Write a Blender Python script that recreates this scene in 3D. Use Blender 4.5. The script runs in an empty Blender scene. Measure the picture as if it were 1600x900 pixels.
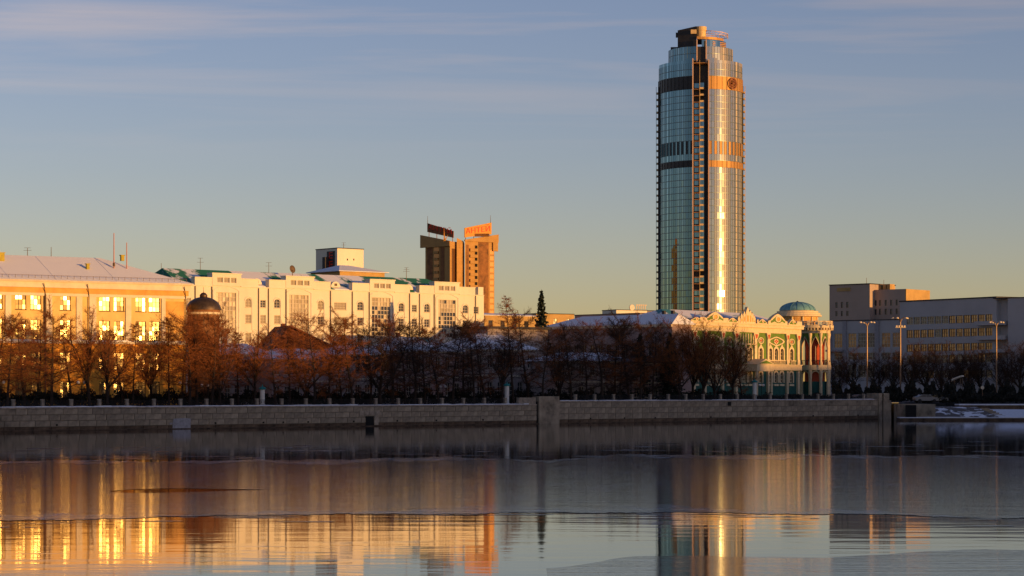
import bpy, math, random
from mathutils import Vector, Matrix
R = math.radians
random.seed(7)
scene = bpy.context.scene
COL = scene.collection

# ------------------------------------------------------------------ camera, sky, sun, exposure
F, CX, YH, CH = 3600.0, 800.0, 609.0, 5.2     # focal length in photo pixels, centre column, horizon row, eye height (m)
cam_data = bpy.data.cameras.new('camera')
cam = bpy.data.objects.new('camera', cam_data)
COL.objects.link(cam)
cam.location = (0, 0, CH)
cam.rotation_euler = (R(90), 0, 0)
cam_data.sensor_width = 36
cam_data.lens = 36 * F / 1600
cam_data.shift_y = (YH - 450) / 1600
cam_data.clip_start = 0.5
cam_data.clip_end = 20000
scene.camera = cam

SUN_AZ, SUN_EL = 56.0, 2.3       # degrees to the right of straight-behind-the-camera, above the horizon
SUN_DIR = Vector((math.sin(R(SUN_AZ)) * math.cos(R(SUN_EL)), -math.cos(R(SUN_AZ)) * math.cos(R(SUN_EL)), math.sin(R(SUN_EL))))

world = bpy.data.worlds.new('World')
scene.world = world
world.use_nodes = True
wn = world.node_tree.nodes
wl = world.node_tree.links
wn.clear()
w_out = wn.new('ShaderNodeOutputWorld')
w_bg = wn.new('ShaderNodeBackground')
w_bg.inputs['Strength'].default_value = 0.15
sky = wn.new('ShaderNodeTexSky')
sky.sky_type = 'NISHITA'
sky.sun_disc = False
sky.sun_elevation = R(SUN_EL)
sky.sun_rotation = R(180 - SUN_AZ)
sky.altitude = 250
sky.air_density = 0.75
sky.dust_density = 0.25
sky.ozone_density = 0.8
# the camera's white balance, one even tint over the whole sky
w_wb = wn.new('ShaderNodeMix')
w_wb.data_type = 'RGBA'
w_wb.blend_type = 'MULTIPLY'
w_wb.inputs['Factor'].default_value = 1.0
w_wb.inputs['B'].default_value = (1.02, 1.015, 1.56, 1)
wl.new(sky.outputs['Color'], w_wb.inputs['A'])
# thin cirrus streaks, the same all round the sky
w_tc = wn.new('ShaderNodeTexCoord')
w_map = wn.new('ShaderNodeMapping')
w_map.inputs['Scale'].default_value = (2.4, 2.4, 48.0)
w_map.inputs['Rotation'].default_value = (R(0.25), R(-0.55), 0)
w_map.inputs['Location'].default_value = (3.1, 1.3, 0.6)
wl.new(w_tc.outputs['Generated'], w_map.inputs['Vector'])
w_noise = wn.new('ShaderNodeTexNoise')
w_noise.inputs['Scale'].default_value = 1.0
w_noise.inputs['Detail'].default_value = 6.0
w_noise.inputs['Roughness'].default_value = 0.56
w_noise.inputs['Distortion'].default_value = 0.55
wl.new(w_map.outputs['Vector'], w_noise.inputs['Vector'])
w_ramp = wn.new('ShaderNodeValToRGB')
w_ramp.color_ramp.elements[0].position = 0.48
w_ramp.color_ramp.elements[0].color = (0, 0, 0, 1)
w_ramp.color_ramp.elements[1].position = 0.74
w_ramp.color_ramp.elements[1].color = (1, 1, 1, 1)
wl.new(w_noise.outputs['Fac'], w_ramp.inputs['Fac'])
w_sep = wn.new('ShaderNodeSeparateXYZ')
wl.new(w_tc.outputs['Generated'], w_sep.inputs['Vector'])
w_hi = wn.new('ShaderNodeMapRange')
w_hi.inputs['From Min'].default_value = 0.095
w_hi.inputs['From Max'].default_value = 0.15
w_hi.inputs['To Min'].default_value = 0.0
w_hi.inputs['To Max'].default_value = 1.0
wl.new(w_sep.outputs['Z'], w_hi.inputs['Value'])
w_mul = wn.new('ShaderNodeMath')
w_mul.operation = 'MULTIPLY'
wl.new(w_ramp.outputs['Color'], w_mul.inputs[0])
wl.new(w_hi.outputs['Result'], w_mul.inputs[1])
w_mix = wn.new('ShaderNodeMix')
w_mix.data_type = 'RGBA'
w_mix.blend_type = 'MIX'
wl.new(w_mul.outputs['Value'], w_mix.inputs['Factor'])
wl.new(w_wb.outputs['Result'], w_mix.inputs['A'])
w_cloud = wn.new('ShaderNodeMix')          # sunlit cirrus: the sky behind it plus a warm veil
w_cloud.data_type = 'RGBA'
w_cloud.blend_type = 'MULTIPLY'
w_cloud.inputs['Factor'].default_value = 1.0
wl.new(w_wb.outputs['Result'], w_cloud.inputs['A'])
w_cloud.inputs['B'].default_value = (1.7, 1.24, 0.98, 1)
wl.new(w_cloud.outputs['Result'], w_mix.inputs['B'])
wl.new(w_mix.outputs['Result'], w_bg.inputs['Color'])
wl.new(w_bg.outputs['Background'], w_out.inputs['Surface'])

sun_data = bpy.data.lights.new('sun', 'SUN')
sun_data.energy = 5.0
sun_data.angle = R(0.55)
sun_data.color = (1.0, 0.515, 0.145)
sun = bpy.data.objects.new('sun', sun_data)
COL.objects.link(sun)
sun.rotation_euler = SUN_DIR.to_track_quat('Z', 'Y').to_euler()
sun.location = SUN_DIR * 900

scene.view_settings.view_transform = 'Standard'
scene.view_settings.look = 'None'
scene.view_settings.exposure = 0.0
scene.view_settings.gamma = 1.0
scene.view_settings.use_curve_mapping = False
scene.render.engine = 'CYCLES'
scene.cycles.use_denoising = True
scene.cycles.max_bounces = 6
scene.cycles.sample_clamp_indirect = 6

# ------------------------------------------------------------------ helpers
G = 2.9                                        # level of the town behind the embankment

def at(px, py, d):
    return Vector(((px - CX) * d / F, d, CH + (YH - py) * d / F))

class Frame:
    """A vertical facade plane: u runs along it to the right, v into the building, z is height above G."""
    def __init__(s, px0, d0, theta):
        s.x0, s.y0 = (px0 - CX) * d0 / F, d0
        s.t = R(theta)
        s.c, s.s = math.cos(s.t), math.sin(s.t)
    def u(s, px, v=0.0):
        k = (px - CX) / F
        return (k * (s.y0 + v * s.c) - s.x0 + v * s.s) / (s.c - k * s.s)
    def z(s, px, py, v=0.0):
        return CH + (YH - py) * (s.y0 + s.u(px, v) * s.s + v * s.c) / F - G
    def root(s, name, label, cat, group=None):
        return thing(name, label, cat, (s.x0, s.y0, G), s.t, group)

def setp(o, label=None, cat=None, group=None, kind=None):
    if label: o['label'] = label
    if cat: o['category'] = cat
    if group: o['group'] = group
    if kind: o['kind'] = kind
    return o

def thing(name, label, cat, loc=(0, 0, 0), rz=0.0, group=None):
    o = bpy.data.objects.new(name, None)
    COL.objects.link(o)
    o.location = loc
    o.rotation_euler = (0, 0, rz)
    o.empty_display_size = 0.5
    return setp(o, label, cat, group)

def link(name, mesh, parent=None, loc=(0, 0, 0), rot=(0, 0, 0), scale=None):
    o = bpy.data.objects.new(name, mesh)
    COL.objects.link(o)
    o.parent = parent
    o.location = loc
    o.rotation_euler = rot
    if scale: o.scale = scale
    return o

class MB:
    """Collects shapes; build() links them as one mesh object."""
    def __init__(s):
        s.v, s.f, s.m = [], [], []
        s.mi = 0
    def add(s, vs, fs):
        o = len(s.v)
        s.v.extend([tuple(p) for p in vs])
        s.f.extend([tuple(i + o for i in f) for f in fs])
        s.m.extend([s.mi] * len(fs))
        return s
    def box(s, x0, x1, y0, y1, z0, z1):
        vs = [(x0, y0, z0), (x1, y0, z0), (x1, y1, z0), (x0, y1, z0), (x0, y0, z1), (x1, y0, z1), (x1, y1, z1), (x0, y1, z1)]
        return s.add(vs, [(0, 3, 2, 1), (4, 5, 6, 7), (0, 1, 5, 4), (1, 2, 6, 5), (2, 3, 7, 6), (3, 0, 4, 7)])
    def quad(s, a, b, c, d):
        return s.add([a, b, c, d], [(0, 1, 2, 3)])
    def front(s, pts, y0, y1):
        """Outline in (x, z), pulled from y0 (front) to y1 (back)."""
        n = len(pts)
        vs = [(x, y0, z) for x, z in pts] + [(x, y1, z) for x, z in pts]
        fs = [tuple(range(n)), tuple(range(2 * n - 1, n - 1, -1))]
        fs += [(i, i + n, (i + 1) % n + n, (i + 1) % n) for i in range(n)]
        return s.add(vs, fs)
    def plan(s, pts, z0, z1):
        """Outline in (x, y) from z0 up to z1; z1 may be a list with one height per corner."""
        n = len(pts)
        tops = z1 if isinstance(z1, (list, tuple)) else [z1] * n
        vs = [(x, y, z0) for x, y in pts] + [(p[0], p[1], t) for p, t in zip(pts, tops)]
        fs = [tuple(range(n - 1, -1, -1)), tuple(range(n, 2 * n))]
        fs += [(i, (i + 1) % n, (i + 1) % n + n, i + n) for i in range(n)]
        return s.add(vs, fs)
    def ring(s, outer, inner, y0, y1):
        """A flat frame between two outlines in (x, z) with the same number of points."""
        n = len(outer)
        vs = [(x, y0, z) for x, z in outer] + [(x, y0, z) for x, z in inner] + [(x, y1, z) for x, z in outer] + [(x, y1, z) for x, z in inner]
        fs = []
        for i in range(n):
            j = (i + 1) % n
            fs += [(i, j, n + j, n + i), (2 * n + i, 3 * n + i, 3 * n + j, 2 * n + j), (i, 2 * n + i, 2 * n + j, j), (n + i, n + j, 3 * n + j, 3 * n + i)]
        return s.add(vs, fs)
    def tube(s, a, b, r0, r1=None, n=6, caps=True):
        a, b = Vector(a), Vector(b)
        r1 = r0 if r1 is None else r1
        d = (b - a)
        if d.length < 1e-6: return s
        d.normalize()
        x = d.orthogonal().normalized()
        y = d.cross(x)
        vs = []
        for c, r in ((a, r0), (b, r1)):
            for i in range(n):
                t = 2 * math.pi * i / n
                vs.append(c + x * (r * math.cos(t)) + y * (r * math.sin(t)))
        fs = [(i, (i + 1) % n, n + (i + 1) % n, n + i) for i in range(n)]
        if caps: fs += [tuple(range(n - 1, -1, -1)), tuple(range(n, 2 * n))]
        return s.add(vs, fs)
    def lathe(s, prof, n=24, cx=0.0, cy=0.0, a0=0.0, a1=2 * math.pi):
        """prof: list of (radius, z); turned about the vertical through (cx, cy)."""
        full = abs(a1 - a0 - 2 * math.pi) < 1e-6
        m = n if full else n + 1
        vs = []
        for r, z in prof:
            for i in range(m):
                t = a0 + (a1 - a0) * i / n
                vs.append((cx + r * math.cos(t), cy + r * math.sin(t), z))
        fs = []
        for k in range(len(prof) - 1):
            for i in range(n):
                j = (i + 1) % m
                fs.append((k * m + i, k * m + j, (k + 1) * m + j, (k + 1) * m + i))
        return s.add(vs, fs)
    def mesh(s, name, mats, smooth=False):
        me = bpy.data.meshes.new(name)
        me.from_pydata(s.v, [], s.f)
        for m in (mats if isinstance(mats, (list, tuple)) else [mats]):
            me.materials.append(m)
        if any(s.m): me.polygons.foreach_set('material_index', s.m)
        if smooth: me.polygons.foreach_set('use_smooth', [True] * len(s.f))
        me.update()
        return me
    def build(s, name, mats, parent=None, loc=(0, 0, 0), rot=(0, 0, 0), smooth=False):
        return link(name, s.mesh(name, mats, smooth), parent, loc, rot)

# ------------------------------------------------------------------ materials
def new_mat(name):
    m = bpy.data.materials.new(name)
    m.use_nodes = True
    nt = m.node_tree
    return m, nt.nodes, nt.links, nt.nodes['Principled BSDF']

def tex_coord(n, l, scale=(1, 1, 1), out='Object', loc=(0, 0, 0), rot=(0, 0, 0)):
    tc = n.new('ShaderNodeTexCoord')
    mp = n.new('ShaderNodeMapping')
    mp.inputs['Scale'].default_value = scale
    mp.inputs['Location'].default_value = loc
    mp.inputs['Rotation'].default_value = rot
    l.new(tc.outputs[out], mp.inputs['Vector'])
    return mp.outputs['Vector']

def noise(n, l, vec, scale, detail=4, rough=0.55, dist=0.0):
    t = n.new('ShaderNodeTexNoise')
    t.inputs['Scale'].default_value = scale
    t.inputs['Detail'].default_value = detail
    t.inputs['Roughness'].default_value = rough
    t.inputs['Distortion'].default_value = dist
    l.new(vec, t.inputs['Vector'])
    return t.outputs['Fac']

def ramp(n, l, fac, stops):
    r = n.new('ShaderNodeValToRGB')
    e = r.color_ramp.elements
    while len(e) < len(stops): e.new(0.5)
    for k, (p, c) in zip(e, stops):
        k.position = p
        k.color = (*c, 1) if len(c) == 3 else c
    l.new(fac, r.inputs['Fac'])
    return r.outputs['Color']

def plain(name, col, rough=0.8, metal=0.0, var=0.18, scale=0.8, bump=0.15, spec=0.3, stretch=(1, 1, 1), rnd=0.0, out='Object'):
    """A surface with mottled wear: base colour varied by noise, fine bump."""
    m, n, l, b = new_mat(name)
    b.inputs['Roughness'].default_value = rough
    b.inputs['Metallic'].default_value = metal
    b.inputs['Specular IOR Level'].default_value = spec
    vec = tex_coord(n, l, stretch, out)
    f = noise(n, l, vec, scale, 6, 0.6)
    lo = tuple(max(0, c * (1 - var * 1.6)) for c in col)
    hi = tuple(min(1, c * (1 + var)) for c in col)
    c = ramp(n, l, f, [(0.28, lo), (0.52, col), (0.74, hi)])
    if rnd:
        oi = n.new('ShaderNodeObjectInfo')
        mr = n.new('ShaderNodeMapRange')
        mr.inputs['To Min'].default_value = 1 - rnd
        mr.inputs['To Max'].default_value = 1 + rnd
        l.new(oi.outputs['Random'], mr.inputs['Value'])
        mx = n.new('ShaderNodeMix')
        mx.data_type = 'RGBA'
        mx.blend_type = 'MULTIPLY'
        mx.inputs['Factor'].default_value = 1
        l.new(c, mx.inputs['A'])
        l.new(mr.outputs['Result'], mx.inputs['B'])
        c = mx.outputs['Result']
    l.new(c, b.inputs['Base Color'])
    if bump:
        bp = n.new('ShaderNodeBump')
        bp.inputs['Strength'].default_value = bump
        bp.inputs['Distance'].default_value = 0.03
        l.new(noise(n, l, vec, scale * 9, 3), bp.inputs['Height'])
        l.new(bp.outputs['Normal'], b.inputs['Normal'])
    return m

def snow_mat(name, under, cover=0.5, scale=0.25, stretch=(1, 1, 1), snow=(0.78, 0.78, 0.82)):
    """Old snow lying in patches over a roof or slope of another colour."""
    m, n, l, b = new_mat(name)
    b.inputs['Roughness'].default_value = 0.85
    b.inputs['Specular IOR Level'].default_value = 0.2
    vec = tex_coord(n, l, stretch)
    f = noise(n, l, vec, scale, 6, 0.62, 0.4)
    c = ramp(n, l, f, [(max(0.0, 0.86 - cover), under), (min(1, 0.90 - cover), snow)])
    l.new(c, b.inputs['Base Color'])
    bp = n.new('ShaderNodeBump')
    bp.inputs['Strength'].default_value = 0.5
    bp.inputs['Distance'].default_value = 0.12
    l.new(f, bp.inputs['Height'])
    l.new(bp.outputs['Normal'], b.inputs['Normal'])
    return m

def glass_mat(name, col=(0.03, 0.035, 0.04), rough=0.16, metal=0.0, ior=1.55, spec=0.5, rnd=0.0):
    m, n, l, b = new_mat(name)
    b.inputs['Base Color'].default_value = (*col, 1)
    b.inputs['Roughness'].default_value = rough
    b.inputs['Metallic'].default_value = metal
    b.inputs['IOR'].default_value = ior
    b.inputs['Specular IOR Level'].default_value = spec
    return m

M = {}
M['stucco_yellow'] = plain('stucco_yellow', (0.80, 0.54, 0.20), 0.9, var=0.14, scale=0.5)
M['stucco_orange'] = plain('stucco_orange', (0.72, 0.39, 0.10), 0.9, var=0.16, scale=0.6)
M['stucco_deep'] = plain('stucco_deep', (0.78, 0.35, 0.045), 0.9, var=0.16, scale=0.6)
M['trim_pale'] = plain('trim_pale', (0.76, 0.64, 0.46), 0.85, var=0.10, scale=0.6)
M['stucco_white'] = plain('stucco_white', (0.76, 0.69, 0.54), 0.9, var=0.07, scale=0.25, stretch=(1, 1, 0.3))
M['trim_white'] = plain('trim_white', (0.72, 0.66, 0.56), 0.85, var=0.08, scale=0.9)
M['stucco_grey'] = plain('stucco_grey', (0.46, 0.44, 0.43), 0.9, var=0.08, scale=0.15)
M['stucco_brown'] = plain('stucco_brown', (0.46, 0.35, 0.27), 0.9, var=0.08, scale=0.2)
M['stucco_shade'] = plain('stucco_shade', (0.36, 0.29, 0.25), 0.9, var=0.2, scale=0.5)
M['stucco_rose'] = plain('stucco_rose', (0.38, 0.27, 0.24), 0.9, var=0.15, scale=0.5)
M['stucco_ochre'] = plain('stucco_ochre', (0.50, 0.32, 0.12), 0.9, var=0.15, scale=0.4)
M['palace_green'] = plain('palace_green', (0.13, 0.22, 0.035), 0.85, var=0.15, scale=1.5)
M['palace_teal'] = plain('palace_teal', (0.022, 0.10, 0.082), 0.85, var=0.18, scale=1.2)
M['palace_cream'] = plain('palace_cream', (0.72, 0.57, 0.35), 0.85, var=0.10, scale=2.0)
M['palace_red'] = plain('palace_red', (0.48, 0.085, 0.035), 0.85, var=0.15, scale=2.0)
M['roof_snow'] = snow_mat('roof_snow', (0.30, 0.17, 0.12), 0.66, 0.3)
M['roof_snow_green'] = snow_mat('roof_snow_green', (0.03, 0.17, 0.11), 0.37, 0.13, (1.0, 0.6, 0.3))
M['roof_snow_teal'] = snow_mat('roof_snow_teal', (0.05, 0.22, 0.26), 0.46, 0.10, (0.6, 1, 1))
M['roof_red'] = plain('roof_red', (0.15, 0.045, 0.022), 0.8, var=0.25, scale=1.2)
M['roof_dark'] = plain('roof_dark', (0.05, 0.045, 0.045), 0.7, var=0.25, scale=1.2)
M['dome_dark'] = plain('dome_dark', (0.11, 0.075, 0.05), 0.45, 0.6, var=0.3, scale=1.5)
M['dome_blue'] = plain('dome_blue', (0.15, 0.34, 0.38), 0.5, 0.1, var=0.3, scale=0.6)
M['snow'] = plain('snow', (0.74, 0.75, 0.80), 0.9, var=0.08, scale=2.5, bump=0.3)
M['frame_pale'] = plain('frame_pale', (0.55, 0.47, 0.36), 0.6, var=0.08, scale=3, bump=0)
M['frame_dark'] = plain('frame_dark', (0.12, 0.075, 0.04), 0.6, var=0.1, scale=3, bump=0)
M['iron'] = plain('iron', (0.012, 0.012, 0.013), 0.55, 0.3, var=0.2, scale=4, bump=0)
M['pipe'] = plain('pipe', (0.14, 0.09, 0.05), 0.6, 0.2, var=0.2, scale=3, bump=0)
M['mast'] = plain('mast', (0.50, 0.24, 0.18), 0.6, 0.1, var=0.1, scale=3, bump=0)
M['steel'] = plain('steel', (0.22, 0.15, 0.10), 0.45, 0.5, var=0.12, scale=3, bump=0)
M['granite'] = plain('granite', (0.33, 0.26, 0.18), 0.85, var=0.45, scale=0.5, bump=0.4, rnd=0.13)
M['granite_pale'] = plain('granite_pale', (0.34, 0.27, 0.20), 0.85, var=0.3, scale=2.2, bump=0.35, rnd=0.12)
M['granite_stain'] = plain('granite_stain', (0.11, 0.07, 0.042), 0.8, var=0.5, scale=1.0, bump=0.5, rnd=0.3)
M['mortar'] = plain('mortar', (0.20, 0.155, 0.11), 0.95, var=0.3, scale=2)
M['plaster_patch'] = plain('plaster_patch', (0.34, 0.32, 0.33), 0.9, var=0.2, scale=3)
M['hole'] = plain('hole', (0.012, 0.011, 0.01), 0.95, var=0.2, scale=3)
M['white_paint'] = plain('white_paint', (0.72, 0.68, 0.60), 0.6, var=0.08, scale=2)
M['teal_paint'] = plain('teal_paint', (0.02, 0.20, 0.19), 0.5, var=0.1, scale=2)
M['opal'] = plain('opal', (0.80, 0.77, 0.74), 0.25, var=0.03, scale=2, bump=0, spec=0.5)
M['window_gold'] = glass_mat('window_gold', (0.22, 0.12, 0.04), 0.15)
M['window_gold'].node_tree.nodes['Principled BSDF'].inputs['Specular Tint'].default_value = (1.0, 0.86, 0.55, 1)  # gold of the low sun's glint put into the reflection tint
M['window_pale'] = glass_mat('window_pale', (0.36, 0.29, 0.19), 0.16, metal=0.1)  # cream glare of reflected sky put into the glass colour
M['window'] = glass_mat('window', (0.035, 0.03, 0.028), 0.14, ior=1.7)
M['window_mirror'] = glass_mat('window_mirror', (0.42, 0.36, 0.30), 0.10, metal=0.85)
# ------------------------------------------------------------------ the setting: ground, water, ice
# the embankment wall runs straight from near left to far right
P0 = Vector((-62.16, 288.0))
P1 = Vector((62.37, 406.0))
WU = (P1 - P0).normalized()
WN = Vector((-WU.y, WU.x))                    # away from the water
W_ANG = math.atan2(WU.y, WU.x)
PITCH = (P1 - P0).length / 40.6

def wall_s(px, off=0.0):
    """distance along the wall (plus an offset behind it) that the photo shows at column px"""
    k = (px - CX) / F
    o = P0 + WN * off
    return (k * o.y - o.x) / (WU.x - k * WU.y)

def bank(px, off, z=G):
    p = P0 + WN * off + WU * wall_s(px, off)
    return Vector((p.x, p.y, z))

def ground_material():
    m, n, l, b = new_mat('ground')
    b.inputs['Roughness'].default_value = 0.9
    vec = tex_coord(n, l)
    f = noise(n, l, vec, 0.05, 8, 0.6)
    f2 = noise(n, l, vec, 1.5, 4)
    c1 = ramp(n, l, f2, [(0.3, (0.030, 0.028, 0.027)), (0.7, (0.06, 0.055, 0.05))])
    k = ramp(n, l, f, [(0.58, (0, 0, 0)), (0.66, (1, 1, 1))])
    mx = n.new('ShaderNodeMix'); mx.data_type = 'RGBA'
    l.new(k, mx.inputs['Factor']); l.new(c1, mx.inputs['A']); mx.inputs['B'].default_value = (0.5, 0.5, 0.54, 1)
    l.new(mx.outputs['Result'], b.inputs['Base Color'])
    return m

WL = P0 - WU * 330
WR = P0 + WU * wall_s(1376)
shore = [(WL.x, WL.y), (WR.x, WR.y), (WR.x + 4.2, WR.y + 6), (WR.x + 14, WR.y + 13), (WR.x + 30, WR.y + 9), (330, WR.y + 6), (330, -500),
         (4000, -500), (4000, 9000), (-4000, 9000), (-4000, -100)]
g = MB()
g.add([(x, y, G) for x, y in shore], [tuple(range(len(shore)))])
# a bank face down to the water where no wall stands
n_sh = len(shore)
for i in (2, 3, 4, 5, 10):
    a, b_ = shore[i], shore[(i + 1) % n_sh]
    g.quad((a[0], a[1], -1.5), (b_[0], b_[1], -1.5), (b_[0], b_[1], G), (a[0], a[1], G))
setp(g.build('ground', ground_material()), 'dark asphalt and trampled snow of the town behind the embankment', kind='structure')

def water_material():
    m, n, l, b = new_mat('water')
    b.inputs['Base Color'].default_value = (0.010, 0.011, 0.012, 1)
    b.inputs['IOR'].default_value = 1.33
    b.inputs['Roughness'].default_value = 0.04
    vec = tex_coord(n, l, (1, 1, 1), 'Object')
    h1 = noise(n, l, tex_coord(n, l, (0.30, 1.0, 1)), 0.55, 3, 0.5)
    h2 = noise(n, l, tex_coord(n, l, (0.12, 0.35, 1)), 0.5, 2, 0.5)
    ad = n.new('ShaderNodeMath'); ad.operation = 'MULTIPLY_ADD'
    l.new(h2, ad.inputs[0]); ad.inputs[1].default_value = 0.6; l.new(h1, ad.inputs[2])
    bp = n.new('ShaderNodeBump')
    bp.inputs['Strength'].default_value = 1.0
    bp.inputs['Distance'].default_value = 0.008
    l.new(ad.outputs['Value'], bp.inputs['Height'])
    l.new(bp.outputs['Normal'], b.inputs['Normal'])
    return m

w = MB().quad((-1500, -500, 0), (900, -500, 0), (900, 900, 0), (-1500, 900, 0))
setp(w.build('water', water_material()), 'dark calm open water of the pond', kind='structure')

def ice_material(name, frost, rough0, rough1, base, ior=1.09):
    """thin grey ice: a duller mirror than the water, frosted in long wind-drawn streaks"""
    m, n, l, b = new_mat(name)
    b.inputs['IOR'].default_value = ior          # porous, bubbly ice mirrors less than water
    v1 = tex_coord(n, l, (0.05, 0.16, 1))
    s = noise(n, l, v1, 1.0, 8, 0.62, 0.6)
    s2 = noise(n, l, tex_coord(n, l, (0.16, 1.0, 1)), 1.0, 6, 0.65)
    rr = n.new('ShaderNodeMapRange')
    rr.inputs['From Min'].default_value = 0.3
    rr.inputs['From Max'].default_value = 0.75
    rr.inputs['To Min'].default_value = rough0
    rr.inputs['To Max'].default_value = rough1
    l.new(s, rr.inputs['Value'])
    l.new(rr.outputs['Result'], b.inputs['Roughness'])
    b.inputs['Specular IOR Level'].default_value = 0.5
    b.inputs['Base Color'].default_value = (*base, 1)
    bp = n.new('ShaderNodeBump')
    bp.inputs['Strength'].default_value = 1.0
    bp.inputs['Distance'].default_value = 0.014
    l.new(s2, bp.inputs['Height'])
    l.new(bp.outputs['Normal'], b.inputs['Normal'])
    d = n.new('ShaderNodeBsdfDiffuse')
    d.inputs['Color'].default_value = (0.62, 0.62, 0.68, 1)
    mx = n.new('ShaderNodeMixShader')
    k = ramp(n, l, s, [(0.42, (0.02, 0.02, 0.02)), (0.62, (frost * 0.5,) * 3), (0.74, (frost,) * 3)])
    # short patches of hoar frost and darker wet ice, about a metre across
    s3 = noise(n, l, tex_coord(n, l, (0.55, 0.22, 1)), 1.0, 7, 0.66, 0.8)
    k3 = ramp(n, l, s3, [(0.44, (0, 0, 0)), (0.60, (frost * .9,) * 3), (0.72, (frost * 2.4,) * 3)])
    ad = n.new('ShaderNodeMath'); ad.operation = 'ADD'
    l.new(k, ad.inputs[0]); l.new(k3, ad.inputs[1])
    l.new(ad.outputs['Value'], mx.inputs['Fac'])
    l.new(b.outputs['BSDF'], mx.inputs[1])
    l.new(d.outputs['BSDF'], mx.inputs[2])
    l.new(mx.outputs['Shader'], n['Material Output'].inputs['Surface'])
    return m

def water_y(py): return F * CH / (py - YH)

def curve(stops, x):
    for (x0, y0), (x1, y1) in zip(stops, stops[1:]):
        if x <= x1:
            t = max(0.0, (x - x0) / (x1 - x0))
            t = t * t * (3 - 2 * t)
            return y0 + (y1 - y0) * t
    return stops[-1][1]

def wob(x, seed):
    return math.sin(x * 13.7 + seed * 1.3) * .10 + math.sin(x * 29.3 + seed * 2.9) * .07 + math.sin(x * 0.9 + seed) * 0.35 + math.sin(x * 2.7 + seed * 2.1) * 0.22 + math.sin(x * 6.1 + seed * 0.7) * 0.12

# ice edges in metres: near edge and far edge of the main sheet, by world X
near = [(-60, 85), (-38, 86.5), (-22, 91), (-8, 96), (6, 97.5), (14, 96), (22, 92.5), (34, 87.5), (60, 82)]
far = [(-120, 158), (-50, 166), (-22, 168), (-6, 176), (3, 172), (10, 184), (24, 183), (50, 178), (90, 172)]
hole_x0, hole_x1 = -20.5, -12.6
ice = MB()
rim = MB()
x = -75.0
step = 0.15
prev = None
while x < 75:
    yn = curve(near, x) + wob(x, 1.0) * 1.0
    yf = curve(far, x) + wob(x * 0.5, 4.0) * 5.0
    h = None
    if hole_x0 < x < hole_x1:
        t = (x - hole_x0) / (hole_x1 - hole_x0)
        hw = 2.6 * math.sin(math.pi * t ** 0.55)
        yc = 118.0 + 1.6 * t
        h = (yc - hw, yc + hw)
    cols = [(yn, yf)] if h is None else [(yn, h[0]), (h[1], yf)]
    full = cols if len(cols) == 2 else [(yn, 118.0 if x < -16 else 119.6), (118.0 if x < -16 else 119.6, yf)]
    if prev is not None:
        px_, pf = prev
        for (a0, a1), (b0, b1) in zip(pf, full):
            ice.quad((px_, a0, 0.012), (x, b0, 0.012), (x, b1, 0.012), (px_, a1, 0.012))
        ice.quad((px_, pf[0][0], 0.0005), (x, full[0][0], 0.0005), (x, full[0][0], 0.012), (px_, pf[0][0], 0.012))
    prev = (x, full)
    x += step
setp(ice.build('ice', ice_material('ice', 0.06, 0.025, 0.06, (0.015, 0.014, 0.014))), 'thin grey ice sheet with frosted streaks across the pond', kind='structure')
# the sheet's two edges are whiter: refrozen slush drawn along them by the wind
for lab, edge, wd, sd, into in (('pale frosted rim along the near edge of the ice', near, 6.5, 1.0, 1), ('pale frosted rim along the far edge of the ice', far, 12.0, 4.0, -1)):
    rim = MB()
    x = -75.0
    prev = None
    while x < 75:
        e0 = curve(edge, x) + (wob(x, sd) if into > 0 else wob(x * .5, sd) * 5.0)
        w_ = wd * (.55 + .3 * math.sin(x * .21 + sd) + .2 * math.sin(x * .77 + sd * 3) + .1 * math.sin(x * 2.9))
        e1 = e0 + into * max(.4, w_)
        a, b_ = min(e0, e1), max(e0, e1)
        if prev: rim.quad((prev[0], prev[1], .017), (x, a, .017), (x, b_, .017), (prev[0], prev[2], .017))
        prev = (x, a, b_)
        x += .15
    setp(rim.build('ice', ice_material('ice_rim', 0.15, 0.05, 0.12, (0.06, 0.06, 0.065))), lab, kind='structure')
# loose slivers of ice drifting off both edges
fl_ = MB()
rf_ = random.Random(77)
for k in range(150):
    nearside = k < 70
    x = rf_.uniform(-40, 36) if nearside else rf_.uniform(-70, 75)
    y = curve(near, x) - abs(rf_.gauss(0, 3.0)) - .3 if nearside else curve(far, x) + abs(rf_.gauss(0, 22)) + 1
    L, w_ = (rf_.uniform(.3, 2.2), rf_.uniform(.08, .35)) if nearside else (rf_.uniform(.6, 4.5), rf_.uniform(.3, 1.6))
    n_ = 9
    pts = []
    for i in range(n_):
        a = 2 * math.pi * i / n_
        q = rf_.uniform(.6, 1.1)
        pts.append((x + L * q * math.cos(a), y + w_ * q * math.sin(a), .010))
    fl_.add(pts, [tuple(range(n_))])
setp(fl_.build('ice_slivers', ice_material('ice_sliver', 0.22, 0.06, 0.14, (0.05, 0.05, 0.055))), 'loose thin slivers of ice drifting along the ice edges', 'ice', kind='stuff')
skin = MB()
prev = None
x = 1.0
skin_near = [(1, 66), (5, 62), (20, 58), (45, 55)]
skin_far = [(1, 67), (4, 72), (9, 71.5), (16, 75), (22, 73), (45, 74)]
while x < 45:
    a, b_ = 40.0, curve(skin_far, x) + wob(x, 2.0) * 0.5
    if prev: skin.quad((prev[0], prev[1], 0.008), (x, a, 0.008), (x, b_, 0.008), (prev[0], prev[2], 0.008))
    prev = (x, a, b_)
    x += 0.4
setp(skin.build('ice', ice_material('ice_skin', 0.035, 0.035, 0.06, (0.012, 0.012, 0.013), 1.22)), 'smooth new skin of ice nearest the viewer at the right', kind='structure')

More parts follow.
